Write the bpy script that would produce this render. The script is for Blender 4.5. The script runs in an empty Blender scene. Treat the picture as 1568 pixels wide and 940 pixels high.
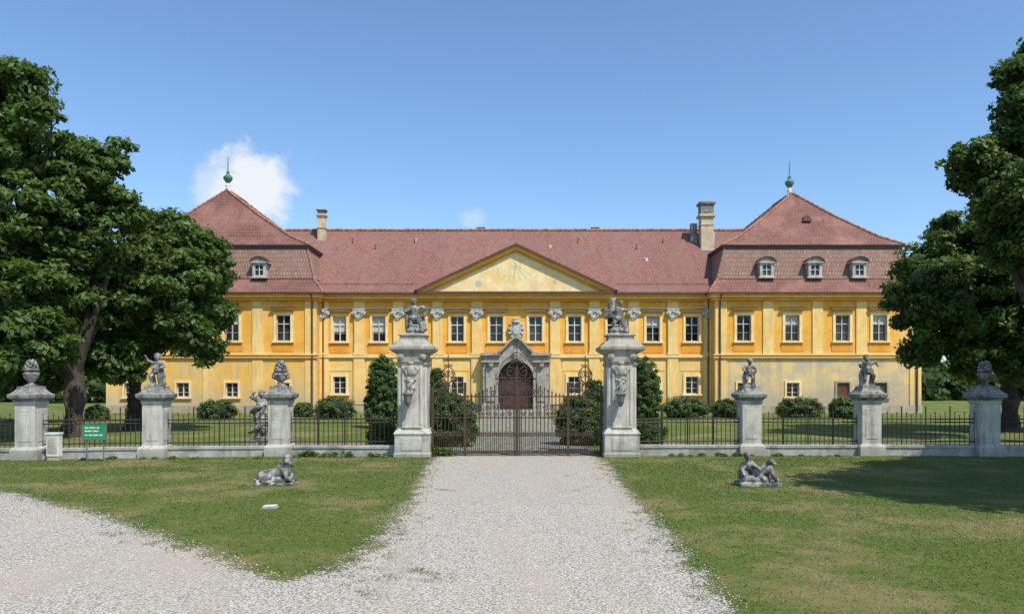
import bpy, bmesh, math, random
import numpy as np
from mathutils import Vector, Matrix
random.seed(7); rng=np.random.default_rng(7)
F=1150.0; CX=784.0; HY=588.0; CH=2.1
def wx(px,d): return (px-CX)*d/F
def wz(py,d): return CH+(HY-py)*d/F
scene=bpy.context.scene
scene.view_settings.view_transform='Standard'; scene.view_settings.look='None'; scene.view_settings.exposure=0
# ------------------------------------------------ materials
def newmat(name):
    m=bpy.data.materials.new(name); m.use_nodes=True
    nt=m.node_tree; return m,nt,nt.nodes['Principled BSDF']
def noise(nt,co,scale,detail=4,rough=.6):
    n=nt.nodes.new('ShaderNodeTexNoise'); n.inputs['Scale'].default_value=scale
    n.inputs['Detail'].default_value=detail; n.inputs['Roughness'].default_value=rough
    nt.links.new(co,n.inputs['Vector']); return n.outputs['Fac']
def ramp(nt,fac,p0,p1):
    r=nt.nodes.new('ShaderNodeMapRange'); r.inputs['From Min'].default_value=p0; r.inputs['From Max'].default_value=p1
    r.interpolation_type='SMOOTHSTEP'
    nt.links.new(fac,r.inputs['Value']); return r.outputs['Result']
def mix(nt,fac,a,b,mode='MIX'):
    n=nt.nodes.new('ShaderNodeMix'); n.data_type='RGBA'; n.blend_type=mode
    if isinstance(fac,(int,float)): n.inputs[0].default_value=fac
    else: nt.links.new(fac,n.inputs[0])
    for i,x in ((6,a),(7,b)):
        if isinstance(x,tuple): n.inputs[i].default_value=(*x,1)
        else: nt.links.new(x,n.inputs[i])
    return n.outputs[2]
def math_(nt,op,a,b=None):
    n=nt.nodes.new('ShaderNodeMath'); n.operation=op
    for i,x in enumerate((a,b)):
        if x is None: continue
        if isinstance(x,(int,float)): n.inputs[i].default_value=x
        else: nt.links.new(x,n.inputs[i])
    return n.outputs[0]
def coord(nt,kind='Object',scale=None):
    t=nt.nodes.new('ShaderNodeTexCoord'); o=t.outputs[kind]
    if scale:
        mp=nt.nodes.new('ShaderNodeMapping'); mp.inputs['Scale'].default_value=scale
        nt.links.new(o,mp.inputs['Vector']); o=mp.outputs['Vector']
    return o
def bump(nt,bs,h,strength=.3,dist=.02):
    b=nt.nodes.new('ShaderNodeBump'); b.inputs['Strength'].default_value=strength; b.inputs['Distance'].default_value=dist
    nt.links.new(h,b.inputs['Height']); nt.links.new(b.outputs[0],bs.inputs['Normal'])
def simple(name,c1,c2,scale=3,rough=.85,streak=None,streakc=None,bs=0,bscale=30,metal=0,big=None,lo=.35,hi=.65,sk0=.5,damp=None):
    m,nt,b=newmat(name); co=coord(nt)
    col=mix(nt,ramp(nt,noise(nt,co,scale),lo,hi),c1,c2)
    if big: col=mix(nt,ramp(nt,noise(nt,co,big[0],5,.7),big[2],big[3]),col,big[1])
    if streak:
        s=noise(nt,coord(nt,'Object',(1,1,.12)),streak,4)
        col=mix(nt,ramp(nt,s,sk0,.78),col,streakc)
    if damp:   # rising damp / splash-back: patchy staining that fades with height
        sp=nt.nodes.new('ShaderNodeSeparateXYZ'); nt.links.new(co,sp.inputs[0])
        z=math_(nt,'ADD',sp.outputs['Z'],math_(nt,'MULTIPLY',math_(nt,'SUBTRACT',noise(nt,co,.8,6,.7),.5),damp[2]))
        col=mix(nt,math_(nt,'MULTIPLY',ramp(nt,z,damp[0],damp[1]),damp[4]),col,damp[3])
    nt.links.new(col,b.inputs['Base Color']); b.inputs['Roughness'].default_value=rough; b.inputs['Metallic'].default_value=metal
    if bs: bump(nt,b,noise(nt,co,bscale,5),bs)
    return m
M={}
M['ochre']=simple('ochre_plaster',(.83,.425,.06),(.76,.35,.04),1.3,.9,3,(.60,.32,.07),.15,40,big=(.45,(.84,.50,.14),.48,.68),damp=(5.6,4.0,2.5,(.66,.38,.12),.6))
M['panel']=simple('orange_plaster',(.78,.33,.03),(.69,.27,.025),1.3,.9,3,(.55,.26,.05),.15,40,big=(.45,(.82,.43,.10),.52,.7))
M['light']=simple('pale_yellow_plaster',(.86,.60,.23),(.80,.51,.16),1.5,.9,4,(.60,.43,.2),.15,40,sk0=.48,damp=(2.4,.2,2.5,(.52,.41,.26),.8))
M['lower']=simple('weathered_yellow_plaster',(.84,.51,.12),(.78,.43,.08),1.2,.95,2.5,(.50,.36,.17),.3,20,big=(.8,(.64,.47,.23),.46,.62),sk0=.46,damp=(2.6,.3,2.6,(.46,.37,.24),.85))
M['stain']=simple('stained_plaster',(.78,.54,.21),(.70,.50,.24),1.0,.95,2.5,(.44,.35,.22),.3,20,big=(.9,(.52,.43,.29),.42,.58),sk0=.43,damp=(2.9,.4,2.6,(.40,.34,.25),.85))
M['cream']=simple('cream_plaster',(.86,.70,.38),(.80,.60,.28),1.2,.9,3,(.6,.50,.34),.15,30,big=(.6,(.84,.56,.22),.48,.62))
M['plinth']=simple('plinth_plaster',(.46,.38,.26),(.34,.30,.23),1.5,.95,3,(.22,.20,.15),.3,20)
M['white']=simple('white_paint',(.72,.70,.64),(.60,.58,.52),5,.6)
M['whitedirty']=simple('window_frame_paint',(.58,.56,.50),(.42,.40,.35),6,.6)
M['stone']=simple('weathered_stone',(.42,.38,.32),(.30,.275,.23),3,.95,5,(.13,.12,.105),.5,25,big=(2,(.19,.18,.16),.5,.66))
M['capstone']=simple('capital_stone',(.54,.52,.48),(.42,.405,.37),6,.95,6,(.22,.21,.19),.3,25)
M['pale_stone']=simple('pale_plastered_stone',(.55,.515,.45),(.45,.42,.365),2,.95,6,(.22,.205,.175),.4,25,big=(1.7,(.29,.275,.24),.5,.7),sk0=.46,damp=(.5,.0,.7,(.22,.215,.17),.7))
M['dark_stone']=simple('lichen_stone',(.30,.29,.26),(.18,.175,.16),6,.95,7,(.07,.07,.065),.7,30,big=(3.5,(.09,.09,.08),.5,.62))
M['statue']=simple('statue_stone',(.40,.38,.34),(.20,.19,.175),9,.95,9,(.065,.065,.06),.6,40,big=(5,(.08,.08,.075),.46,.6),sk0=.44)
M['wallstone']=simple('low_wall_stone',(.42,.40,.36),(.30,.29,.26),3,.95,4,(.16,.16,.13),.6,15,big=(1.2,(.22,.22,.17),.5,.65))
M['iron']=simple('wrought_iron',(.03,.026,.024),(.055,.04,.03),12,.6,metal=.3)
M['rust']=simple('rusted_iron',(.08,.048,.032),(.045,.032,.026),12,.7,metal=.2)
M['gilt']=simple('gilded_iron',(.42,.22,.08),(.22,.10,.05),12,.5,metal=.3)
M['copper']=simple('green_copper',(.10,.24,.19),(.05,.13,.11),6,.6)
M['gutter']=simple('brown_sheet_metal',(.12,.055,.04),(.09,.045,.035),2,.6)
M['zinc']=simple('zinc_flashing',(.36,.36,.36),(.26,.26,.27),2,.5,metal=.3)
M['door']=simple('door_wood',(.09,.037,.02),(.055,.025,.015),3,.6,10,(.03,.016,.01))
M['shutter']=simple('brown_shutter',(.20,.09,.045),(.14,.06,.03),3,.7)
M['signgreen']=simple('green_sign_board',(.01,.26,.11),(.01,.22,.09),3,.4)
M['lampmetal']=simple('lamp_metal',(.20,.21,.21),(.13,.14,.14),6,.5,metal=.3)
M['bark']=simple('tree_bark',(.085,.065,.048),(.04,.032,.025),4,.95,6,(.025,.02,.017),.9,14)
M['chim']=simple('chimney_plaster',(.62,.50,.32),(.48,.38,.25),2.5,.95,4,(.22,.17,.12),.3,20)
M['sundial']=simple('sundial_paint',(.46,.47,.42),(.56,.52,.40),5,.9)
def glassmat():
    m,nt,b=newmat('window_glass'); co=coord(nt)
    col=mix(nt,ramp(nt,noise(nt,co,.9,2),.4,.65),(.012,.013,.015),(.05,.05,.05))
    nt.links.new(col,b.inputs['Base Color']); b.inputs['Roughness'].default_value=.1
    bump(nt,b,noise(nt,co,1.5,2),.15,.02); b.inputs['Specular IOR Level'].default_value=.35
    return m
M['glass']=glassmat()
def roofmat(name,a,b_,c,rowh=.3):
    m,nt,b=newmat(name); uv=coord(nt,'UV'); co=coord(nt)
    br=nt.nodes.new('ShaderNodeTexBrick'); nt.links.new(uv,br.inputs['Vector'])
    br.inputs['Scale'].default_value=1; br.inputs['Brick Width'].default_value=.22; br.inputs['Row Height'].default_value=rowh
    br.inputs['Mortar Size'].default_value=.03; br.inputs['Mortar Smooth'].default_value=.6
    br.inputs['Color1'].default_value=(*a,1); br.inputs['Color2'].default_value=(*b_,1); br.inputs['Mortar'].default_value=(*[x*.4 for x in b_],1)
    br.inputs['Bias'].default_value=0
    col=mix(nt,math_(nt,'MULTIPLY',ramp(nt,noise(nt,co,.5,5,.7),.42,.62),.75),br.outputs['Color'],c)
    b2=nt.nodes.new('ShaderNodeTexBrick'); nt.links.new(uv,b2.inputs['Vector']); b2.inputs['Scale'].default_value=1
    b2.inputs['Brick Width'].default_value=5.2; b2.inputs['Row Height'].default_value=9.7; b2.inputs['Mortar Size'].default_value=0
    b2.inputs['Color1'].default_value=(.84,.84,.87,1); b2.inputs['Color2'].default_value=(1.1,1.07,1.05,1)
    col=mix(nt,.8,col,b2.outputs['Color'],'MULTIPLY')
    col=mix(nt,math_(nt,'MULTIPLY',ramp(nt,noise(nt,co,4,5,.75),.47,.7),.65),col,tuple(x*.42 for x in b_))
    col=mix(nt,math_(nt,'MULTIPLY',ramp(nt,noise(nt,coord(nt,'Object',(1,.2,.2)),2.2,4,.7),.5,.72),.5),col,tuple(x*.55 for x in b_))
    col=mix(nt,math_(nt,'MULTIPLY',ramp(nt,noise(nt,co,11,3,.7),.62,.75),.5),col,(.42,.24,.17))
    nt.links.new(col,b.inputs['Base Color']); b.inputs['Roughness'].default_value=.85
    bump(nt,b,br.outputs['Fac'],-.5,.04)
    return m
M['roof']=roofmat('clay_tile_roof',(.31,.145,.105),(.245,.105,.08),(.215,.12,.10))
M['roof2']=roofmat('mansard_tile_roof',(.37,.22,.155),(.29,.16,.12),(.23,.15,.12),.36)
M['roof3']=roofmat('hip_tile_roof',(.26,.11,.083),(.205,.088,.07),(.32,.15,.115))
M['ridge']=simple('ridge_tile',(.40,.19,.12),(.20,.10,.08),4,.85)
def dryfac(nt,co): return ramp(nt,noise(nt,co,.42,6,.68),.46,.62)
def grassmat(name):
    m,nt,b=newmat(name); co=coord(nt)
    col=mix(nt,ramp(nt,noise(nt,co,9,6,.75),.3,.7),(.075,.115,.022),(.155,.195,.045))
    col=mix(nt,math_(nt,'MULTIPLY',dryfac(nt,co),.85),col,(.27,.22,.095))
    col=mix(nt,math_(nt,'MULTIPLY',ramp(nt,noise(nt,co,1.3,5,.7),.48,.7),.6),col,(.085,.14,.027))
    col=mix(nt,math_(nt,'MULTIPLY',ramp(nt,noise(nt,co,3.1,5,.75),.58,.72),.55),col,(.24,.19,.10))
    col=mix(nt,math_(nt,'MULTIPLY',ramp(nt,noise(nt,co,30,3,.7),.45,.75),.5),col,(.042,.07,.015))
    nt.links.new(col,b.inputs['Base Color']); b.inputs['Roughness'].default_value=1; b.inputs['Specular IOR Level'].default_value=.1
    bump(nt,b,noise(nt,co,35,6,.8),.7,.04); return m
M['grass']=grassmat('lawn_grass')
def gravelmat(name,c1,c2,c3,alpha=True,vs=38):
    m,nt,b=newmat(name); co=coord(nt)
    v=nt.nodes.new('ShaderNodeTexVoronoi'); v.inputs['Scale'].default_value=vs; nt.links.new(co,v.inputs['Vector'])
    sep=nt.nodes.new('ShaderNodeSeparateColor'); nt.links.new(v.outputs['Color'],sep.inputs[0])
    col=mix(nt,sep.outputs[0],c1,c2)
    col=mix(nt,ramp(nt,v.outputs['Distance'],.35,.75),col,tuple(x*.55 for x in c2))
    n1=noise(nt,coord(nt,'Object',(1,.3,1)),.6,5,.65)
    col=mix(nt,math_(nt,'MULTIPLY',ramp(nt,n1,.44,.66),.85),col,c3)
    col=mix(nt,math_(nt,'MULTIPLY',ramp(nt,noise(nt,coord(nt,'Object',(1,.12,1)),1.7,5,.7),.5,.7),.45),col,tuple(x*.85 for x in c3))
    col=mix(nt,math_(nt,'MULTIPLY',ramp(nt,noise(nt,co,5,6,.75),.45,.72),.35),col,tuple(x*.75 for x in c3))
    nt.links.new(col,b.inputs['Base Color']); b.inputs['Roughness'].default_value=.95; b.inputs['Specular IOR Level'].default_value=.2
    h=math_(nt,'ADD',math_(nt,'MULTIPLY',v.outputs['Distance'],-1),noise(nt,co,7,6,.7))
    bump(nt,b,h,.6,.02)
    if alpha:
        at=nt.nodes.new('ShaderNodeAttribute'); at.attribute_name='sd'
        s=math_(nt,'ADD',at.outputs['Fac'],math_(nt,'MULTIPLY',math_(nt,'SUBTRACT',noise(nt,co,2.2,6,.7),.5),1.1))
        s=math_(nt,'ADD',s,math_(nt,'MULTIPLY',math_(nt,'SUBTRACT',noise(nt,co,24,4,.7),.5),1.2))
        nt.links.new(math_(nt,'GREATER_THAN',s,0.0),b.inputs['Alpha'])
    return m
gc_=((.60,.55,.475),(.45,.405,.345),(.43,.365,.29))
M['gravel']=gravelmat('pale_gravel',*gc_,False); M['gravel_edge']=gravelmat('pale_gravel_edge',*gc_,True)
M['cobble']=gravelmat('cobble_path',(.38,.36,.30),(.26,.25,.20),(.22,.24,.14),True,7)
def leafmat(name,dark,lite,trans=.35,dry=False):
    m,nt,b=newmat(name)
    at=nt.nodes.new('ShaderNodeAttribute'); at.attribute_name='tint'
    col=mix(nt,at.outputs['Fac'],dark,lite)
    if dry: col=mix(nt,math_(nt,'MULTIPLY',dryfac(nt,coord(nt)),.75),col,(.30,.25,.11))
    nt.links.new(col,b.inputs['Base Color']); b.inputs['Roughness'].default_value=.5; b.inputs['Specular IOR Level'].default_value=.4
    tr=nt.nodes.new('ShaderNodeBsdfTranslucent')
    nt.links.new(mix(nt,.55,col,(.16,.24,.02)) if not dry else col,tr.inputs['Color'])
    ms=nt.nodes.new('ShaderNodeMixShader'); ms.inputs[0].default_value=trans
    nt.links.new(b.outputs[0],ms.inputs[1]); nt.links.new(tr.outputs[0],ms.inputs[2])
    nt.links.new(ms.outputs[0],nt.nodes['Material Output'].inputs['Surface']); return m
M['leaf']=leafmat('chestnut_leaves',(.038,.078,.012),(.12,.195,.034),.4)
M['leaf2']=leafmat('dark_leaves',(.030,.062,.013),(.085,.145,.030),.36)
M['box']=leafmat('boxwood_leaves',(.03,.065,.010),(.11,.17,.03),.2)
M['blade']=leafmat('grass_blades',(.075,.115,.02),(.20,.22,.065),.3,True)
# ------------------------------------------------ mesh builder
def empty(name,loc=(0,0,0)):
    o=bpy.data.objects.new(name,None); scene.collection.objects.link(o); o.empty_display_size=.5; return o
class MB:
    def __init__(s): s.v=[];s.f=[];s.m=[]
    def poly(s,pts,m=0):
        b=len(s.v); s.v+= [tuple(p) for p in pts]; s.f.append(list(range(b,b+len(pts)))); s.m.append(m)
    def box(s,x0,x1,y0,y1,z0,z1,m=0):
        b=len(s.v); s.v+=[(x0,y0,z0),(x1,y0,z0),(x1,y1,z0),(x0,y1,z0),(x0,y0,z1),(x1,y0,z1),(x1,y1,z1),(x0,y1,z1)]
        for q in ((0,3,2,1),(4,5,6,7),(0,1,5,4),(1,2,6,5),(2,3,7,6),(3,0,4,7)): s.f.append([b+i for i in q]); s.m.append(m)
    def cbox(s,x,y,w,d,z0,z1,m=0): s.box(x-w/2,x+w/2,y-d/2,y+d/2,z0,z1,m)
    def prism(s,pts,y0,y1,m=0):
        n=len(pts); b=len(s.v); s.v+=[(x,y0,z) for x,z in pts]+[(x,y1,z) for x,z in pts]
        s.f.append([b+i for i in range(n)]); s.m.append(m); s.f.append([b+n+i for i in range(n)][::-1]); s.m.append(m)
        for i in range(n):
            j=(i+1)%n; s.f.append([b+i,b+n+i,b+n+j,b+j]); s.m.append(m)
    def lathe(s,cx,cy,z0,prof,m=0,n=16,square=False,sy=1):
        b=len(s.v)
        for r,z in prof:
            for i in range(n):
                a=2*math.pi*(i+.5)/n
                k=1/max(abs(math.cos(a)),abs(math.sin(a))) if square else 1
                s.v.append((cx+r*k*math.cos(a),cy+sy*r*k*math.sin(a),z0+z))
        for j in range(len(prof)-1):
            for i in range(n):
                k=(i+1)%n; s.f.append([b+j*n+i,b+j*n+k,b+(j+1)*n+k,b+(j+1)*n+i]); s.m.append(m)
        s.f.append([b+i for i in range(n)][::-1]); s.m.append(m)
        s.f.append([b+(len(prof)-1)*n+i for i in range(n)]); s.m.append(m)
    def tube(s,pts,rad,m=0,n=8):
        b=len(s.v); pts=[Vector(p) for p in pts]
        for i,p in enumerate(pts):
            t=(pts[min(i+1,len(pts)-1)]-pts[max(i-1,0)]).normalized()
            u=t.cross(Vector((0,0,1)));
            if u.length<.05: u=t.cross(Vector((0,1,0)))
            u.normalize(); w=t.cross(u); r=rad[i] if isinstance(rad,(list,tuple)) else rad
            for k in range(n):
                a=2*math.pi*k/n; s.v.append(tuple(p+u*r*math.cos(a)+w*r*math.sin(a)))
        for i in range(len(pts)-1):
            for k in range(n):
                l=(k+1)%n; s.f.append([b+i*n+k,b+i*n+l,b+(i+1)*n+l,b+(i+1)*n+k]); s.m.append(m)
        s.f.append([b+k for k in range(n)][::-1]); s.m.append(m); s.f.append([b+(len(pts)-1)*n+k for k in range(n)]); s.m.append(m)
    def obj(s,name,mats,parent=None,smooth=False,bevel=0):
        me=bpy.data.meshes.new(name); me.from_pydata(s.v,[],s.f)
        for k in mats: me.materials.append(M[k])
        me.polygons.foreach_set('material_index',s.m)
        if smooth: me.polygons.foreach_set('use_smooth',[True]*len(s.f))
        uv=me.uv_layers.new(name='UVMap'); me.update()
        for p in me.polygons:
            n=p.normal; t=Vector((0,0,1)).cross(n)
            if t.length<.01: t=Vector((1,0,0))
            t.normalize(); w=n.cross(t)
            for li in p.loop_indices:
                co=me.vertices[me.loops[li].vertex_index].co; uv.data[li].uv=(co.dot(t),co.dot(w))
        o=bpy.data.objects.new(name,me); scene.collection.objects.link(o)
        if parent: o.parent=parent
        if bevel:
            md=o.modifiers.new('b','BEVEL'); md.width=bevel; md.segments=2; md.limit_method='ANGLE'; md.angle_limit=.9
        if smooth:
            md=o.modifiers.new('e','EDGE_SPLIT'); md.split_angle=math.radians(40)
        return o
def npmesh(name,V,Fq,mat,attr=None,parent=None):
    me=bpy.data.meshes.new(name); k=Fq.shape[1]
    me.vertices.add(len(V)); me.vertices.foreach_set('co',V.astype(np.float32).ravel())
    me.loops.add(Fq.size); me.loops.foreach_set('vertex_index',Fq.astype(np.int32).ravel())
    me.polygons.add(len(Fq)); me.polygons.foreach_set('loop_start',np.arange(0,Fq.size,k,dtype=np.int32))
    me.polygons.foreach_set('loop_total',np.full(len(Fq),k,dtype=np.int32))
    me.update(calc_edges=True)
    for q in (mat if isinstance(mat,list) else [mat]): me.materials.append(q)
    if attr:
        for an,av in attr.items():
            a=me.attributes.new(an,'FLOAT','POINT'); a.data.foreach_set('value',av.astype(np.float32))
    o=bpy.data.objects.new(name,me); scene.collection.objects.link(o)
    if parent: o.parent=parent
    return o
# ------------------------------------------------ sun & sky
SUN=Vector((.62,-.78,0)).normalized(); EL=math.radians(55)
sdir=Vector((SUN.x*math.cos(EL),SUN.y*math.cos(EL),math.sin(EL)))
ld=bpy.data.lights.new('sun','SUN'); ld.energy=4.9; ld.angle=math.radians(.5); ld.color=(1,.95,.86)
lo=bpy.data.objects.new('sun',ld); scene.collection.objects.link(lo); lo.rotation_euler=sdir.to_track_quat('Z','Y').to_euler(); lo.location=(20,-20,40)
w=bpy.data.worlds.new("World"); scene.world=w; w.use_nodes=True; nt=w.node_tree; bg=nt.nodes['Background']
sk=nt.nodes.new('ShaderNodeTexSky'); sk.sky_type='NISHITA'; sk.sun_disc=False; sk.sun_elevation=EL; sk.sun_rotation=math.atan2(SUN.x,SUN.y)
sk.air_density=1.0; sk.dust_density=.5; sk.ozone_density=1.6
gen=coord(nt,'Generated')
def cloud(px,py,r,ns,thr,sx=1):
    d=Vector((px-CX,F,HY-py)).normalized()
    sub=nt.nodes.new('ShaderNodeVectorMath'); sub.operation='SUBTRACT'; nt.links.new(gen,sub.inputs[0]); sub.inputs[1].default_value=d
    sc=nt.nodes.new('ShaderNodeVectorMath'); sc.operation='MULTIPLY'; nt.links.new(sub.outputs[0],sc.inputs[0]); sc.inputs[1].default_value=(1/(r*sx),1/(r*sx),1/r)
    ln=nt.nodes.new('ShaderNodeVectorMath'); ln.operation='LENGTH'; nt.links.new(sc.outputs[0],ln.inputs[0])
    n=noise(nt,gen,ns,6,.6)
    v=math_(nt,'SUBTRACT',math_(nt,'ADD',math_(nt,'SUBTRACT',1.0,ln.outputs['Value']),math_(nt,'MULTIPLY',math_(nt,'SUBTRACT',n,.5),1.4)),thr)
    return ramp(nt,v,0,.6)
skycol=mix(nt,1.0,sk.outputs[0],(1.0,1.18,1.31),'MULTIPLY')
c=cloud(385,290,.058,30,-.02); skycol=mix(nt,math_(nt,'MULTIPLY',c,.92),skycol,(6.3,6.45,6.65))
c=cloud(325,285,.034,36,.03); skycol=mix(nt,math_(nt,'MULTIPLY',c,.55),skycol,(5.6,6.1,6.6))
c=cloud(722,336,.016,45,.05,1.5); skycol=mix(nt,math_(nt,'MULTIPLY',c,.35),skycol,(5.6,6.1,6.6))
nt.links.new(skycol,bg.inputs['Color']); bg.inputs['Strength'].default_value=.145
# ------------------------------------------------ camera
cd=bpy.data.cameras.new('camera'); cam=bpy.data.objects.new('camera',cd); scene.collection.objects.link(cam)
cam.location=(0,0,CH); cam.rotation_euler=(math.radians(90),0,0); cd.sensor_width=36; cd.lens=36*F/1568; cd.shift_y=(HY-470)/1568; cd.clip_end=3000; cd.clip_start=.1
scene.camera=cam
# ------------------------------------------------ ground
mb=MB(); S=1200
mb.poly([(-S,-60,0),(S,-60,0),(S,S*1.5,0),(-S,S*1.5,0)]); mb.obj('ground',['grass'])
def g(px,py): d=CH*F/(py-HY); return (wx(px,d),d)
GP=[(-2.25,22.3),g(655,715),g(640,745),g(625,775),g(600,805),g(575,835),g(535,862),g(480,882),g(430,890),g(400,882),g(340,860),g(250,825),g(150,790),g(60,765),g(0,750),(-15,17.2),(-24,18.5),(-40,18.5),(-40,-12),(6,-12),(3.2,2),g(1115,940),g(1060,870),g(1000,800),g(960,750),g(925,707),(2.5,22.3)]
def sdist(P,poly):
    poly=np.array(poly); A=poly; B=np.roll(poly,-1,0); D=np.full(len(P),1e9); inside=np.zeros(len(P),bool)
    for a,b in zip(A,B):
        ab=b-a; t=np.clip(((P-a)@ab)/max(ab@ab,1e-9),0,1); D=np.minimum(D,np.linalg.norm(P-(a+t[:,None]*ab),axis=1))
        c=((a[1]>P[:,1])!=(b[1]>P[:,1])) ; den=(b[1]-a[1]) if abs(b[1]-a[1])>1e-9 else 1e-9
        xi=a[0]+(P[:,1]-a[1])*ab[0]/den; inside^= c&(P[:,0]<xi)
    return np.where(inside,D,-D)
def sheet(name,poly,x0,x1,y0,y1,st,z,mats):
    xs=np.arange(x0,x1+st,st); ys=np.arange(y0,y1+st,st); X,Y=np.meshgrid(xs,ys); P=np.c_[X.ravel(),Y.ravel()]
    sd=sdist(P,poly); nx=len(xs); idx=np.arange(len(P)).reshape(len(ys),nx)
    Q=np.c_[idx[:-1,:-1].ravel(),idx[:-1,1:].ravel(),idx[1:,1:].ravel(),idx[1:,:-1].ravel()]
    Q=Q[sd[Q].max(1)>-1.3]
    o=npmesh(name,np.c_[P,np.full(len(P),z)],Q,mats,{'sd':sd})
    if len(mats)>1: o.data.polygons.foreach_set('material_index',(sd[Q].min(1)<1.3).astype(np.int32))
GP2=list(GP); GP2[0]=(-2.25,23.2); GP2[-1]=(2.5,23.2)
sheet('gravel_drive',GP2,-40,8,-12,24.5,.2,.004,[M['gravel'],M['gravel_edge']])
CP=[(-2.1,22.0),(2.45,22.0),(2.4,54.6),(4.5,55.2),(-4,55.2),(-1.9,54.6)]
sheet('cobbled_path',CP,-6,6,21,56,.4,.008,[M['cobble']])
def blades(name,P,h,wd,tint,mat=M['blade'],lean=.5):
    n=len(P); a=rng.uniform(0,2*math.pi,n); dx=np.cos(a); dy=np.sin(a); b=rng.uniform(0,2*math.pi,n); l=h*lean*rng.uniform(.2,1,n)
    V=np.empty((n,3,3)); V[:,0]=np.c_[P[:,0]-dx*wd,P[:,1]-dy*wd,np.zeros(n)]; V[:,1]=np.c_[P[:,0]+dx*wd,P[:,1]+dy*wd,np.zeros(n)]
    V[:,2]=np.c_[P[:,0]+np.cos(b)*l,P[:,1]+np.sin(b)*l,h]
    return npmesh(name,V.reshape(-1,3),np.arange(3*n).reshape(-1,3),mat,{'tint':np.repeat(tint,3)})
N=130000
u=rng.uniform(0,1,N); d=6.2+(22-6.2)*u**.75; P=np.c_[rng.uniform(-1,1,N)*d*.72,d]
sd=sdist(P,GP2); keep=(sd<-.15)|((sd<.3)&(rng.uniform(0,1,N)<.25))|((sd<.9)&(rng.uniform(0,1,N)<.02))
P=P[keep]; n=len(P); sd=sd[keep]
pt=.5+.5*np.sin(P[:,0]*.9+1.3*np.sin(P[:,1]*.7))*np.sin(P[:,1]*1.1+np.cos(P[:,0]*1.7))
blades('grass_blades',P,rng.uniform(.008,.026,n)*(1+P[:,1]/30)*np.where(sd>-.3,1.3,1),.004*(1+P[:,1]/14),np.clip(rng.uniform(0,.8,n)*.6+.5*pt*rng.uniform(.3,1,n),0,1),lean=1.3)
wc=[]
for px,py in [(560,835),(585,850),(610,815),(545,868),(600,835),(630,790),(520,878),(575,880),(665,745),(905,735),(1075,905),(1040,870),(640,870),(655,880),(180,815),(235,835),(560,900),(960,800),(985,830)]:
    for k in range(5): q=g(px+random.gauss(0,18),py+random.gauss(0,10)); wc.append(q)
wc=np.array(wc); P=np.repeat(wc,38,0)+rng.normal(size=(len(wc)*38,2))*.05; n=len(P)
blades('gravel_weeds',P,rng.uniform(.01,.04,n),.004,rng.uniform(0,.6,n),lean=1.4)
N=16000; P=np.c_[rng.uniform(-9,5,N),rng.uniform(5.5,13,N)]; P=P[sdist(P,GP2)>-.25]; n=len(P); r=rng.uniform(.004,.013,n)
oc=np.array([(1,0,0),(0,1,0),(-1,0,0),(0,-1,0),(0,0,.8)]); V=(P[:,None,:]@np.array([[1,0,0],[0,1,0]]))+oc[None]*r[:,None,None]*rng.uniform(.7,1.3,(n,1,3)); V[:,:,2]+=.004
Fq=np.array([(0,1,4),(1,2,4),(2,3,4),(3,0,4)]); Fq=(np.arange(n)[:,None,None]*5+Fq[None]).reshape(-1,3)
M['pebble']=simple('pebble_stone',(.6,.56,.5),(.38,.35,.3),60,.9); npmesh('loose_pebbles',V.reshape(-1,3),Fq,M['pebble'])
# ------------------------------------------------ palace
pal=empty('baroque_palace'); YF=56.0; YW=55.0; cx=wx(790,YF)
MW=['ochre','light','lower','stain','plinth','cream']
walls=MB(); trim=MB(); win=MB(); roof=MB(); cap=MB()
TM=['light','cream','ochre','gutter','stone','plinth','white','panel']
WM=['glass','white','shutter','whitedirty']
def wallgrid(mb,x0,x1,z0,z1,holes,y,m,dep=.28):
    hs=[h for h in holes if h[0]>=x0 and h[1]<=x1 and h[2]>=z0-1e-6 and h[3]<=z1+1e-6]
    xs=sorted(set([x0,x1]+[a for h in hs for a in h[:2]])); zs=sorted(set([z0,z1]+[a for h in hs for a in h[2:]]))
    for i in range(len(xs)-1):
        for j in range(len(zs)-1):
            xc=(xs[i]+xs[i+1])/2; zc=(zs[j]+zs[j+1])/2
            if any(h[0]<xc<h[1] and h[2]<zc<h[3] for h in hs): continue
            mb.poly([(xs[i],y,zs[j]),(xs[i+1],y,zs[j]),(xs[i+1],y,zs[j+1]),(xs[i],y,zs[j+1])],m)
    for a,b,c,d in hs:
        mb.poly([(a,y,c),(a,y+dep,c),(a,y+dep,d),(a,y,d)],m); mb.poly([(b,y,c),(b,y,d),(b,y+dep,d),(b,y+dep,c)],m)
        mb.poly([(a,y,d),(a,y+dep,d),(b,y+dep,d),(b,y,d)],m); mb.poly([(a,y,c),(b,y,c),(b,y+dep,c),(a,y+dep,c)],m)
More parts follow.
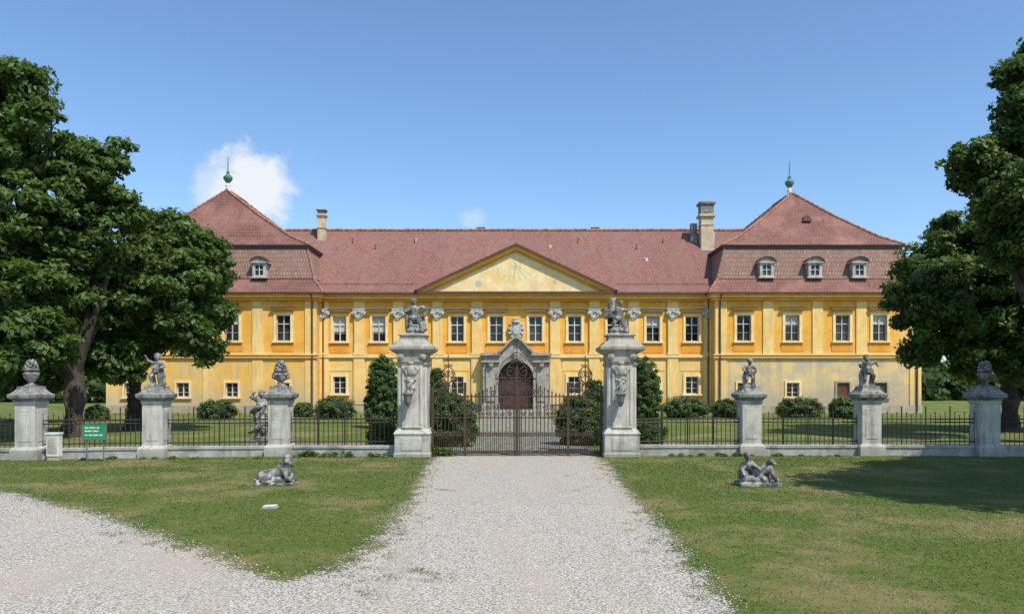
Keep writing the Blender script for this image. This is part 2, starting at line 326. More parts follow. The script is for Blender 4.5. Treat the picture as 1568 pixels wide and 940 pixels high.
def window(x,z0,z1,w_,y,tall=True,shut=False,dirty=False):
    a,b=x-w_/2,x+w_/2; g_=y+.2; f=3 if dirty else 1
    if shut:
        win.box(a,x-.01,y+.1,y+.16,z0,z1,2); win.box(x+.01,b,y+.1,y+.16,z0,z1,2)
        k=z0+.06
        while k<z1-.08: win.box(a+.06,b-.06,y+.08,y+.097,k,k+.04,2); k+=.09
        return
    win.poly([(a,g_,z0),(b,g_,z0),(b,g_,z1),(a,g_,z1)],0)
    t=.055; yy=(g_-.07,g_-.005)
    win.box(a,a+t,*yy,z0,z1,f); win.box(b-t,b,*yy,z0,z1,f); win.box(a+t,b-t,*yy,z1-t,z1,f); win.box(a+t,b-t,*yy,z0,z0+t,f)
    win.box(x-.033,x+.033,yy[0]-.02,yy[1]-.002,z0+t,z1-t,f)
    if tall:
        zt=z0+(z1-z0)*.66; win.box(a+t,x-.033,yy[0]-.015,yy[1]-.002,zt-.033,zt+.033,f); win.box(x+.033,b-t,yy[0]-.015,yy[1]-.002,zt-.033,zt+.033,f)
        if random.random()<.3:
            zb_=z0+(z1-z0)*random.uniform(.3,.7); win.box(a+t,b-t,g_-.004,g_-.002,zb_,z1-t,3)
        for zz in (z0+(z1-z0)*.33,): 
            win.box(a+t,x-.033,yy[0]+.02,yy[1]-.002,zz-.012,zz+.012,f); win.box(x+.033,b-t,yy[0]+.02,yy[1]-.002,zz-.012,zz+.012,f)
    else:
        for k in (1/3,2/3):
            zz=z0+(z1-z0)*k; win.box(a+t,x-.033,yy[0]+.02,yy[1]-.002,zz-.014,zz+.014,f); win.box(x+.033,b-t,yy[0]+.02,yy[1]-.002,zz-.014,zz+.014,f)
def surround(x,z0,z1,w_,y,t=.17,hood=True,m=1,sill=True,p=.07):
    a,b=x-w_/2,x+w_/2
    trim.box(a-t,a,y-p,y+.02,z0,z1,m); trim.box(b,b+t,y-p,y+.02,z0,z1,m); trim.box(a-t,b+t,y-p-.003,y+.02,z1,z1+t,m)
    if sill: trim.box(a-t-.08,b+t+.08,y-p-.09,y+.02,z0-.12,z0,m)
    if hood:
        z=z1+t; trim.box(a-t+.02,b+t-.02,y-.05,y+.02,z+.003,z+.22,7); trim.box(a-t-.12,b+t+.12,y-.24,y+.02,z+.22,z+.31,1); trim.box(a-t-.17,b+t+.17,y-.34,y+.02,z+.31,z+.36,3)
uz0,uz1=5.27,7.14; gz0,gz1=1.37,2.66
bays=[k*2.92 for k in (-4.5,-3.5,-2.5,-1.5,-.5,.5,1.5,2.5,3.5,4.5)]
holes=[]
for i,bx in enumerate(bays):
    x=cx+bx; holes.append((x-.5,x+.5,uz0,uz1)); window(x,uz0,uz1,1.0,YF,dirty=i in(1,4,8)); surround(x,uz0,uz1,1.0,YF)
    if abs(bx)>2: holes.append((x-.47,x+.47,gz0,gz1)); window(x,gz0,gz1,.94,YF,False); surround(x,gz0,gz1,.94,YF,.2,False)
xl,xr=-14.3,14.87
wallgrid(walls,xl,xr,0.55,4.2,holes,YF,2); wallgrid(walls,xl,xr,4.2,8.9,holes,YF,0)
walls.box(xl,cx-2.6,YF-.08,YF+.3,0,.6,4); walls.box(cx+2.6,xr,YF-.08,YF+.3,0,.6,4)
walls.poly([(cx-2.7,YF,0),(cx+2.7,YF,0),(cx+2.7,YF,.55),(cx-2.7,YF,.55)],2)
for i,bx in enumerate(bays):
    x=cx+bx; trim.box(x-.78,x+.78,YF-.035,YF+.01,4.42,5.05,7)
    if abs(bx)>2: trim.box(x-.98,x+.98,YF-.022,YF+.01,.75,1.12,2); trim.box(x-.9,x+.9,YF-.022,YF+.01,3.1,3.85,0)
for k in (-5,-4,-3,-2,-1,1,2,3,4,5):
    x=cx+k*2.92
    if k==-5:x+=.25
    if k==5:x-=.25
    trim.box(x-.36,x+.36,YF-.16,YF+.01,4.45,7.0,0); trim.box(x-.43,x+.43,YF-.2,YF+.01,4.25,4.45,0)
    trim.box(x-.4,x+.4,YF-.12,YF+.01,.6,3.97,0)
    z=7.0
    cap.box(x-.36,x+.36,YF-.19,YF,z+.0,z+.06); cap.box(x-.31,x+.31,YF-.2,YF,z+.06,z+.42); cap.box(x-.46,x+.46,YF-.28,YF,z+.60,z+.68); cap.box(x-.36,x+.36,YF-.25,YF,z+.42,z+.6)
    for s_ in (-1,1):
        xx=x+s_*.34
        for r_,y0_ in((.18,.30),(.11,.33),(.05,.37)):
            cap.prism([(xx+r_*math.cos(a),z+.38+r_*math.sin(a)) for a in [i*math.pi/6 for i in range(12)]],YF-y0_,YF-.02)
        cap.tube([(xx-s_*.02,YF-.27,z+.22),(x+s_*.17,YF-.27,z+.08),(x,YF-.28,z+.02)],[.03,.045,.04],n=6)
    cap.lathe(x,YF-.27,z+.46,[(.02,-.08),(.07,0),(.07,.08),(.02,.16)],n=8)
    trim.box(x-.4,x+.4,YF-.14,YF+.01,7.785,8.25,0)
cap.obj('pilaster_capitals',['capstone'],pal)
trim.box(xl,xr,YF-.12,YF+.01,7.705,7.78,1)
trim.box(xl,xr,YF-.25,YF+.01,8.25,8.42,7); trim.box(xl,xr,YF-.42,YF+.01,8.42,8.6,0); trim.box(xl,xr,YF-.58,YF+.01,8.6,8.74,7)
trim.box(xl,xr,YF-.71,YF-.5,8.745,8.87,3)
trim.box(xl,xr,YF-.18,YF+.01,4.08,4.25,1); trim.box(xl,xr,YF-.1,YF+.01,3.98,4.08,0)
# portal
P_=MB(); yp=YF-.75
for s_ in(-1,1):
    a=cx+s_*1.28; b=cx+s_*2.45; lo_,hi_=min(a,b),max(a,b)
    P_.box(lo_,hi_,yp,YF,0,3.7); P_.box(lo_-.06,hi_+.06,yp-.07,YF,0,.7); P_.box(lo_+.25,hi_-.25,yp-.12,yp+.01,.85,3.3)
    P_.box(lo_-.1,hi_+.1,yp-.2,YF,3.7,3.85); P_.box(lo_-.0,hi_+.0,yp-.06,YF,3.85,4.2); P_.box(lo_-.15,hi_+.15,yp-.3,YF,4.2,4.38)
    P_.lathe((lo_+hi_)/2,yp-.2,3.3,[(.1,0),(.2,.1),(.2,.3),(.26,.4)],n=8)
def topz(t): return 4.15+1.2*math.exp(-(t/.95)**2)+.1*max(0,1-abs(t)/1.3)
NS=24; zc=2.55; R=1.28
for i in range(NS):
    a0=math.pi*i/NS; a1=math.pi*(i+1)/NS
    x0=R*math.cos(a0);x1=R*math.cos(a1)
    q=[(cx+x1,zc+R*math.sin(a1)),(cx+x0,zc+R*math.sin(a0)),(cx+x0,topz(x0)),(cx+x1,topz(x1))]
    P_.prism(q,yp,YF); 
    r2=R+.22; P_.prism([(cx+R*math.cos(a1),zc+R*math.sin(a1)),(cx+R*math.cos(a0),zc+R*math.sin(a0)),(cx+r2*math.cos(a0),zc+r2*math.sin(a0)),(cx+r2*math.cos(a1),zc+r2*math.sin(a1))],yp-.08,yp+.01)
for i in range(30):
    t0=-1.9+3.8*i/30; t1=-1.9+3.8*(i+1)/30
    P_.prism([(cx+t0,topz(t0)),(cx+t1,topz(t1)),(cx+t1,topz(t1)+.18),(cx+t0,topz(t0)+.18)],yp-.28,YF)
P_.lathe(cx,yp-.1,3.75,[(.1,0),(.22,.15),(.3,.5),(.2,.8),(.05,.9)],n=8)
P_.obj('portal_surround',['stone'],pal)
D_=MB(); yd=YF-.2
pts=[(cx-R,0.1),(cx+R,0.1)]+[(cx+R*math.cos(a),zc+R*math.sin(a)) for a in [math.pi*i/20 for i in range(21)]]
D_.prism(pts,yd,yd+.1)
for s_ in(-1,1):
    for z0,z1 in((.3,1.2),(1.35,2.4)):
        a=cx+s_*.12;b=cx+s_*1.1; D_.box(min(a,b),max(a,b),yd-.05,yd+.01,z0,z1); D_.box(min(a,b)+.15,max(a,b)-.15,yd-.08,yd-.04,z0+.15,z1-.15)
D_.box(cx-.06,cx+.06,yd-.09,yd+.01,.1,2.5); D_.box(cx-R,cx+R,yd-.1,yd+.01,2.5,2.65)
for i in range(1,8):
    a=math.pi*i/8; D_.tube([(cx+.3*math.cos(a),yd-.04,2.7+.3*math.sin(a)),(cx+1.15*math.cos(a),yd-.04,2.62+1.12*math.sin(a))],.035,n=4)
D_.obj('entrance_door',['door'],pal)
st=MB(); st.box(cx-2.6,cx+2.6,53.9,YF-.7,0.012,.12); st.box(cx-2.2,cx+2.2,54.4,YF-.7,.12,.24); st.obj('door_steps',['stone'],pal)
A_=MB(); zz=6.15
A_.prism([(cx+.42*math.cos(a)*(1 if math.sin(a)>0 else .9),zz+.55*math.sin(a)) for a in [i*math.pi/9 for i in range(18)]],YF-.28,YF)
A_.prism([(cx+.25*math.cos(a),zz+.35*math.sin(a)) for a in [i*math.pi/7 for i in range(14)]],YF-.36,YF-.2)
for s_ in(-1,1):
    for k in range(5):
        a=-1+k*.55; A_.lathe(cx+s_*.5*math.cos(a),YF-.15,zz+.62*math.sin(a)-.1,[(.05,0),(.15,.07),(.13,.18),(.03,.24)],n=7)
A_.lathe(cx,YF-.2,zz+.5,[(.3,0),(.32,.1),(.2,.17),(.26,.28),(.05,.36),(.05,.42)],n=8)
A_.obj('coat_of_arms',['capstone'],pal)
# pediment
hw=7.0; yb=YF-.45; zb=8.9; za=12.15
walls.prism([(cx-hw+.4,zb),(cx+hw-.4,zb),(cx,za-.05)],yb,YF+4,5)
def rake(m_,off,th,y0,y1,ext=0):
    for s_ in(-1,1):
        q=[(cx+s_*(hw+ext),zb+off-ext*(za-zb)/hw),(cx,za+off),(cx,za+off+th),(cx+s_*(hw+ext),zb+off+th-ext*(za-zb)/hw)]
        trim.prism(q if s_>0 else q[::-1],y0,y1,m_)
rake(7,-.28,.18,yb-.12,yb+.05); rake(0,-.10,.14,yb-.25,yb+.05); rake(7,.04,.12,yb-.4,yb+.05,.2); 
rake(3,.16,.13,yb-.5,yb-.2,.35)
for s_ in(-1,1):
    roof.poly([(cx,yb-.5,za+.27),(cx+s_*(hw+.5),yb-.5,zb+.06),(cx+s_*(hw+.5),56.3,zb+.06),(cx,60.3,za+.27)],0)
trim.box(cx-hw-.1,cx+hw+.1,yb-.1,YF-.3,8.47,8.6,0); trim.box(cx-hw-.2,cx+hw+.2,yb-.3,YF-.3,8.605,8.75,7); trim.box(cx-hw-.3,cx+hw+.3,yb-.42,YF-.55,8.75,8.9,3)
sdl=MB()
for k in range(7):
    a=math.radians(-90+(k-3)*17); sdl.tube([(cx-.1+.2*math.cos(a),yb-.004,11.0+.2*math.sin(a)),(cx-.1+1.3*math.cos(a)*1.2,yb-.004,11.0+1.3*math.sin(a))],.010,n=4)
sdl.tube([(cx,yb,11.1),(cx+.1,yb-.35,10.6)],.02,n=4)
sdl.prism([(cx-2.75+.26*math.cos(a),9.55+.26*math.sin(a)) for a in [i*.52 for i in range(12)]],yb-.012,yb+.01)
sdl.prism([(cx+2.9+.16*math.cos(a),9.7+.16*math.sin(a)) for a in [i*.52 for i in range(12)]],yb-.012,yb+.01)
sdl.obj('sundial',['sundial'],pal)
# main roof
rz=14.95; ry=63; 
roof.poly([(-19.2,YF-.62,8.82),(19.4,YF-.62,8.82),(19.4,ry,rz),(-19.2,ry,rz)],0); roof.poly([(-19.2,ry,rz),(19.4,ry,rz),(19.4,70.6,8.82),(-19.2,70.6,8.82)],0)
rid=MB(); x=-19
while x<19.2: zj=random.uniform(-.02,.02); rid.tube([(x,ry,rz+.02+zj),(x+.42,ry,rz+.05+zj)],[.12,.15],n=8); x+=.4
def wing(x0,x1,ap,yap,side):
    xs=sorted([x0,x1]); x0,x1=xs; yw1=69.0
    if side>0: ux=[wx(p,YW) for p in (1139,1213,1290,1347)]; lx=[(wx(1139,YW),0),(wx(1214,YW),0),(wx(1291,YW),1),(wx(1348,YW),1)]; dx=[wx(p,YW) for p in (1174,1248,1316)]
    else: ux=[wx(p,YW) for p in (434,355,283,208)]; lx=[(wx(p,YW),0) for p in (434,355,280,200)]; dx=[wx(p,YW) for p in (397,325,252)]
    hs=[]
    for i,x in enumerate(ux):
        hs.append((x-.52,x+.52,5.25,7.15)); window(x,5.25,7.15,1.04,YW,dirty=True); surround(x,5.25,7.15,1.04,YW,.19)
        trim.box(x-.8,x+.8,YW-.035,YW+.01,4.5,5.05,7)
    for x,sh in lx: hs.append((x-.46,x+.46,1.15,2.2)); window(x,1.15,2.2,.92,YW,False,bool(sh)); surround(x,1.15,2.2,.92,YW,.14,False,m=1 if not sh else 5)
    wallgrid(walls,x0,x1,.5,4.1,hs,YW,3 if side>0 else 2); wallgrid(walls,x0,x1,4.1,8.9,hs,YW,0)
    for xx in (x0,x1):
        walls.poly([(xx,YW,0),(xx,yw1,0),(xx,yw1,8.9),(xx,YW,8.9)],0)
    walls.poly([(x0,yw1,0),(x1,yw1,0),(x1,yw1,8.9),(x0,yw1,8.9)],0)
    walls.box(x0-.05,x1+.05,YW-.1,YW+.25,0,.55,4)
    mids=[(a+b)/2 for a,b in zip(sorted(ux)[:-1],sorted(ux)[1:])]
    for xx,ww in [(x0+.42,.42),(x1-.42,.42)]+[(m_,.38) for m_ in mids]:
        trim.box(xx-ww,xx+ww,YW-.09,YW+.01,4.3,8.2,0)
        if side<0 or ww>.4: trim.box(xx-ww,xx+ww,YW-.06,YW+.01,.56,3.95,0)
    trim.box(x0-.12,x1+.12,YW-.16,YW+.01,4.0,4.22,2); trim.box(x0-.15,x1+.15,YW-.22,YW+.01,4.22,4.3,1)
    trim.box(x0-.25,x1+.25,YW-.25,yw1,8.2,8.42,7); trim.box(x0-.38,x1+.38,YW-.4,yw1,8.42,8.58,0); trim.box(x0-.5,x1+.5,YW-.52,yw1,8.58,8.72,7)
    def rect(ins,z,extra=0): return [(x0+ins,YW+ins,z),(x1-ins,YW+ins,z),(x1-ins,yw1-ins,z),(x0+ins,yw1-ins,z)]
    def loft(A,B,m):
        for i in range(4): j=(i+1)%4; roof.poly([A[i],A[j],B[j],B[i]],m)
    r0=rect(-.62,8.74); r1=rect(.25,9.85); r2=rect(1.0,12.35)
    loft(r0,r1,2); loft(r1,r2,1)
    trim.box(x0-.68,x1+.68,YW-.68,yw1+.6,8.69,8.76,3)
    trim.box(x0+.80,x1-.80,YW+.80,yw1-.80,12.28,12.42,3)
    e0=rect(.72,12.43); xa=ap; 
    def lerp(p,q,t,zt): return (p[0]+(q[0]-p[0])*t,p[1]+(q[1]-p[1])*t,p[2]+(q[2]-p[2])*zt)
    T=[(xa,yap,17.3),(xa,yap,17.3),(xa,yap+4.2,17.3),(xa,yap+4.2,17.3)]
    m1=[lerp(e0[i],T[i],.22,.155) for i in range(4)]; m2=[lerp(e0[i],T[i],.6,.54) for i in range(4)]
    loft(e0,m1,2); loft(m1,m2,2); loft(m2,T,2)
    roof.box(x0+.9,x1-.9,YW+.9,yw1-.9,12.425,12.43,2)
    for i in range(4):
        for (a,b) in((e0[i],m1[i]),(m1[i],m2[i]),(m2[i],T[i])):
            a=Vector(a);b=Vector(b); n=max(1,int((b-a).length/.4))
            for k in range(n): rid.tube([a.lerp(b,k/n),a.lerp(b,(k+1)/n)+Vector((0,0,.03))],[.09,.12],n=6)
        for (a,b) in((r0[i],r1[i]),(r1[i],r2[i])):
            a=Vector(a);b=Vector(b); n=max(1,int((b-a).length/.4))
            for k in range(n): rid.tube([a.lerp(b,k/n),a.lerp(b,(k+1)/n)+Vector((0,0,.02))],[.07,.1],n=6)
    a=Vector(T[0]);b=Vector(T[2])
    for k in range(10): rid.tube([a.lerp(b,k/10)+Vector((0,0,.02)),a.lerp(b,(k+1)/10)+Vector((0,0,.05))],[.11,.14],n=6)
    for A,B in((r1[0],r1[1]),(r1[1],r1[2]),(r1[3],r1[0])): trimtube.append((A,B))
    for x in dx:
        yd0=YW-.05; z0=9.95; z1=10.95
        dm.box(x-.5,x-.3,yd0,YW+1.2,z0,z1,0); dm.box(x+.3,x+.5,yd0,YW+1.2,z0,z1,0); dm.box(x-.3,x+.3,yd0,YW+1.2,z0,z0+.12,0); dm.box(x-.3,x+.3,yd0,YW+1.2,z1-.14,z1,0)
        dm.box(x-.6,x+.6,yd0-.08,YW+.8,z0-.1,z0,0)
        dm.poly([(x-.3,yd0+.12,z0),(x+.3,yd0+.12,z0),(x+.3,yd0+.12,z1),(x-.3,yd0+.12,z1)],1)
        dm.box(x-.025,x+.025,yd0+.05,yd0+.1,z0+.12,z1-.14,2); dm.box(x-.3,x+.3,yd0+.06,yd0+.11,z0+.5,z0+.54,2)
        arc=[(x+.62*math.cos(a),z1+.02+.42*math.sin(a)) for a in [math.pi*i/10 for i in range(11)]]
        dm.prism(arc,yd0-.02,YW+1.3,3)
        arc2=[(x+.7*math.cos(a),z1+.0+.5*math.sin(a)) for a in [math.pi*i/10 for i in range(11)]]
        for i in range(10): dm.prism([arc[i+1],arc[i],arc2[i],arc2[i+1]],yd0-.15,YW+1.4,4)
        dm.box(x-.72,x+.72,yd0-.12,YW+.7,z1-.0,z1+.07,0)
    xv=xa+ (.3 if side>0 else -1.0); 
    dm.prism([(xv-.35,14.6),(xv+.35,14.6),(xv+.2,14.95),(xv,15.05),(xv-.2,14.95)],YW+2.6,YW+4,4)
    fy=yap+ (.2 if side<0 else .6); f=MB()
    f.lathe(xa,fy,17.2,[(.28,0),(.22,.15),(.16,.3),(.2,.5),(.12,.6),(.12,.75)],0,12)
    f.lathe(xa,fy,17.9,[(.1,0),(.2,.08),(.34,.3),(.36,.45),(.2,.62),(.1,.75),(.14,.85),(.05,1.0),(.04,1.6),(.02,2.1)],1,14)
    f.obj('roof_finial',['white','copper'],pal,True)
dm=MB(); trimtube=[]
wing(14.87,29.95,22.35,59.9,1); wing(-14.3,-29.7,-22.35,58.9,-1)
for A,B in trimtube: trim.tube([A,B],.06,3,n=6)
dm.obj('dormers',['pale_stone','glass','white','stone','gutter'],pal)
ch=MB()
x=wx(493,62); ch.cbox(x,62,.6,.6,12,15.9,0); ch.cbox(x,62,.72,.72,14.9,15.0,0); ch.cbox(x,62,.85,.85,15.9,16.05,0); ch.cbox(x,62,.6,.6,16.05,16.35,1); ch.cbox(x,62,.8,.8,16.35,16.45,1)
x=wx(1081,61); ch.cbox(x,61,1.0,.9,11,15.6,0); ch.cbox(x,61,1.1,1.0,14.9,15.0,0); ch.cbox(x,61,1.3,1.2,15.6,15.8,0); ch.cbox(x,61,1.05,.95,15.8,16.6,1); ch.cbox(x,61,1.3,1.2,16.6,16.8,1)
x=wx(1064,61); ch.cbox(x,61.5,.5,.5,12,15.2,1)
for p in (736,912): x=wx(p,63); ch.cbox(x,63.4,.6,.5,14.5,15.2,0); ch.cbox(x,63.4,.7,.6,15.2,15.3,1)
ch.obj('chimneys',['chim','dark_stone'],pal,bevel=.02)
zf=MB()
def onroof(x,y,o=.03): return (x,y,8.82+(y-(YF-.62))*(rz-8.82)/(ry-YF+.62)+o)
zf.poly([onroof(15.2,60.3),onroof(16.2,60.3),onroof(17.0,62.8),onroof(15.8,62.8)])
for (x,y) in [(-8,61.5),(3,60.6),(10.5,59)]: zf.poly([onroof(x,y),onroof(x+.2,y),onroof(x+.2,y+.25,.15),onroof(x,y+.25,.15)])
zf.obj('zinc_flashing',['zinc'],pal)
ro=MB()
for (p,yv) in ((575,0),(635,1),(885,1),(975,0),(540,1),(1015,1)):
    y=60.5+yv*.8; x=wx(p,y); q=onroof(x,y); ro.tube([q,(q[0],q[1],q[2]+.4)],.04,n=6)
# snow guard rail along the eaves
for k in range(40):
    x=-14.6+k*.75
    if abs(x-cx)<7.3: continue
    q=onroof(x,56.2,.02); ro.tube([q,(q[0],q[1]-.03,q[2]+.13)],.015,n=4)
for a,b in((-14.6,cx-7.6),(cx+7.6,15.2)): ro.tube([onroof(a,56.2,.13),onroof(b,56.2,.13)],.018,n=4)
ro.obj('roof_vents',['gutter'],pal)
dp=MB()
for x,y in ((-14.05,YF-.15),(14.6,YF-.15),(15.2,YW-.15),(-14.6,YW-.15),(29.6,YW-.15)): dp.tube([(x,y-.4,8.7),(x,y,8.2),(x,y,.1)],.06,n=8)
dp.obj('downpipes',['gutter'],pal,True)
rid.obj('ridge_tiles',['ridge'],pal,True); roof.obj('roof',['roof','roof2','roof3'],pal)
walls.obj('walls',MW,pal); trim.obj('plaster_trim',TM,pal); win.obj('windows',WM,pal)
bk=MB(); bk.poly([(-14.3,69,0),(14.87,69,0),(14.87,69,8.9),(-14.3,69,8.9)]); bk.obj('rear_wall',['ochre'],pal)
# ------------------------------------------------ sculpted statues
tex=bpy.data.textures.new('weathering','CLOUDS'); tex.noise_scale=.06
def sculpt(name,parts,loc,scale=1,rot=0,voxel=.014,mat='statue',parent=None,disp=.014):
    bm=bmesh.new(); 
    sph=[]
    for i in range(7):
        ph=math.pi*(i+.5)/7
        for k in range(10):
            th=2*math.pi*k/10; sph.append(Vector((math.sin(ph)*math.cos(th),math.sin(ph)*math.sin(th),math.cos(ph))))
    R_=Matrix.Rotation(rot,3,'Z')
    def hull(vs):
        res=bmesh.ops.convex_hull(bm,input=vs)
        bmesh.ops.delete(bm,geom=[e for e in res['geom_interior'] if isinstance(e,bmesh.types.BMVert)],context='VERTS')
    for p in parts:
        pts=[]
        if p[0]=='e': 
            for v in sph: pts.append(Vector(p[1])+Vector((v.x*p[2][0],v.y*p[2][1],v.z*p[2][2])))
        elif p[0]=='b':
            c_,h_=p[1],p[2]
            for a in(-1,1):
                for b in(-1,1):
                    for c2 in(-1,1): pts.append(Vector((c_[0]+a*h_[0],c_[1]+b*h_[1],c_[2]+c2*h_[2])))
        else:
            ch_=list(zip(p[1],p[2]))
            for (c0,r0),(c1,r1) in zip(ch_[:-1],ch_[1:]):
                hull([bm.verts.new(R_@(Vector(c0)+v*r0)*scale) for v in sph]+[bm.verts.new(R_@(Vector(c1)+v*r1)*scale) for v in sph])
            continue
        hull([bm.verts.new(R_@v*scale) for v in pts])
    me=bpy.data.meshes.new(name); bm.to_mesh(me); bm.free(); me.materials.append(M[mat])
    o=bpy.data.objects.new(name,me); scene.collection.objects.link(o); o.location=loc
    r=o.modifiers.new('r','REMESH'); r.mode='VOXEL'; r.voxel_size=voxel; r.use_smooth_shade=True
    s=o.modifiers.new('s','SMOOTH'); s.factor=.5; s.iterations=2
    d=o.modifiers.new('d','DISPLACE'); d.texture=tex; d.strength=disp; d.mid_level=.5
    if parent: o.parent=parent
    return o
def C(pts,rad): return ('c',pts,rad)
def head(c,r,fx=0,fy=-1):
    x,y,z=c; sx,sy=-fy,fx
    P=[('e',c,(r*.85,r*.92,r*1.12)),('e',(x-fx*.15*r,y-fy*.15*r,z+r*.35),(r*1.0,r*1.0,r*.9))]
    P.append(C([(x+fx*r*.85,y+fy*r*.85,z+.15*r),(x+fx*r*1.12,y+fy*r*1.12,z-.18*r)],[r*.12,r*.2]))
    P.append(('e',(x+fx*r*.75,y+fy*r*.75,z-.7*r),(r*.35,r*.35,r*.25)))
    for s in(-1,1): P.append(('e',(x+sx*s*r*.85,y+sy*s*r*.85,z-.05*r),(r*.18,r*.2,r*.28)))
    for k in range(8):
        a=k*.8; P.append(('e',(x+math.cos(a)*r*.8-fx*.2*r,y+math.sin(a)*r*.8-fy*.2*r,z+r*.65),(r*.33,r*.33,r*.33)))
    return P
def hand(c,dx,dz,r=.02):
    P=[('e',c,(r*1.5,r*1.1,r*1.7))]
    for k in range(4):
        o=(k-1.5)*r*.8; P.append(C([(c[0]+dx*r*1,c[1]+o,c[2]+dz*r*1),(c[0]+dx*r*(3.2-.3*abs(k-1.5)),c[1]+o-r*.6,c[2]+dz*r*3)],[r*.42,r*.3]))
    P.append(C([c,(c[0]+dz*r*2,c[1]-r*1.2,c[2]+dx*r*1.5)],[r*.45,r*.33])); return P
def putto(pose):
    P=[('b',(0,0,.03),(.2,.17,.03))]
    hip=(0,0,.46); ch_=(.02,-.01,.66)
    P+=[('e',hip,(.12,.1,.1)),('e',(.01,-.03,.54),(.115,.11,.11)),('e',ch_,(.125,.095,.11)),C([(0.02,0,.72),(.02,0,.8)],[.055,.05])]
    P+=head((.03,-.02,.88) if pose!=2 else (-.04,-.03,.87),.095,.3 if pose==1 else -.4 if pose==2 else 0,-.95)
    legs={0:[[(-.07,0,.42),(-.09,-.05,.26),(-.08,0,.08)],[(.07,0,.42),(.12,-.1,.28),(.11,.0,.09)]],
          1:[[(-.07,0,.42),(-.13,-.12,.3),(-.14,-.02,.1)],[(.07,0,.42),(.08,-.03,.25),(.07,.02,.07)]],
          2:[[(-.07,0,.42),(-.07,-.02,.24),(-.06,.02,.07)],[(.07,0,.42),(.16,-.1,.34),(.17,0,.15)]]}[pose]
    for a,b,c_ in legs: P+=[C([a,b,c_],[.075,.058,.035]),C([c_,(c_[0]+.01,c_[1]-.08,c_[2]-.025)],[.033,.022])]
    arms={0:[[(-.12,0,.7),(-.22,-.04,.6),(-.14,-.12,.52)],[(.14,0,.7),(.24,0,.6),(.2,-.08,.48)]],
          1:[[(-.12,0,.7),(-.24,-.03,.76),(-.3,-.06,.9)],[(.14,0,.7),(.23,-.02,.58),(.14,-.1,.52)]],
          2:[[(-.12,0,.7),(-.22,-.02,.6),(-.28,-.1,.66)],[(.14,0,.7),(.26,-.02,.74),(.3,-.04,.62)]]}[pose]
    for a,b,c_ in arms:
        P+=[C([a,b,c_],[.052,.042,.028])]; P+=hand(c_,1 if c_[0]>0 else -1,.4,.02)
    P+=[C([(-.14,.05,.5),(0,-.1,.44),(.16,.02,.5),(.2,.06,.3)],[.03,.045,.04,.05]),C([(.16,.05,.35),(.16,.06,.06)],[.06,.09]),C([(-.1,.07,.6),(-.16,.1,.35),(-.12,.1,.06)],[.03,.06,.07])]
    return P
# ------------------------------------------------ fence
posts=[(48,21.0),(240,21.5),(430,22.0),(634,22.0),(949,22.0),(1147,22.3),(1328,22.2),(1508,22.0)]
PX=[(wx(p,d),d) for p,d in posts]
PX=[(-17.8,20.7)]+PX+[(17.4,21.8)]
def fence_post(x,y,kind):
    e=empty('fence_pillar'); b=MB()
    b.lathe(x,y,0,[(.38,0),(.38,.28),(.34,.33),(.285,.36),(.285,1.52),(.31,1.56),(.31,1.62)],0,4,True)
    for s_ in (-1,1): b.box(x-.19,x+.19,y+s_*.285-.012,y+s_*.285+.012,.5,1.4,0); b.box(x+s_*.285-.012,x+s_*.285+.012,y-.19,y+.19,.5,1.4,0)
    b.lathe(x,y,1.62,[(.315,0),(.33,.04),(.41,.1),(.42,.19),(.36,.22),(.28,.31),(.25,.37),(.25,.42)],1,4,True)
    b.obj('shaft_and_cap',['pale_stone','dark_stone'],e,bevel=.012)
    z=2.03
    if kind[0]=='p': sculpt('cherub_statue',putto(int(kind[1])),(x,y,z),.97 if kind!='p0' else .84,parent=e)
    else:
        u=MB(); s=.8
        prof=[(.2,0),(.2,.05),(.1,.09),(.08,.15),(.14,.2),(.22,.32),(.25,.44),(.22,.5),(.17,.52),(.24,.56),(.25,.6),(.18,.63)]
        u.lathe(x,y,z,[(r*s*1.05,h*s) for r,h in prof],0,18)
        u.obj('urn_body',['statue'],e,True)
        Pk=[('e',(0,0,.72),(.13,.13,.17))]
        for i in range(30):
            a=i*2.4; h=(i+.5)/30; rr=.19*math.sqrt(max(0,1-h**2))*.9+.02
            Pk.append(('e',(rr*math.cos(a),rr*math.sin(a),.62+.33*h),(.05,.05,.05)))
        if kind=='v':
            for s_ in(-1,1): Pk.append(C([(s_*.2,0,.55),(s_*.32,0,.48),(s_*.3,0,.34),(s_*.2,0,.3)],[.03,.03,.03,.03]))
        sculpt('fruit_finial',Pk,(x,y,z-.02),s,parent=e,voxel=.013,disp=.01)
kinds={1:'u',2:'p1',3:'v',6:'p0',7:'p2',8:'u'}
for i,k in kinds.items(): fence_post(*PX[i],k)
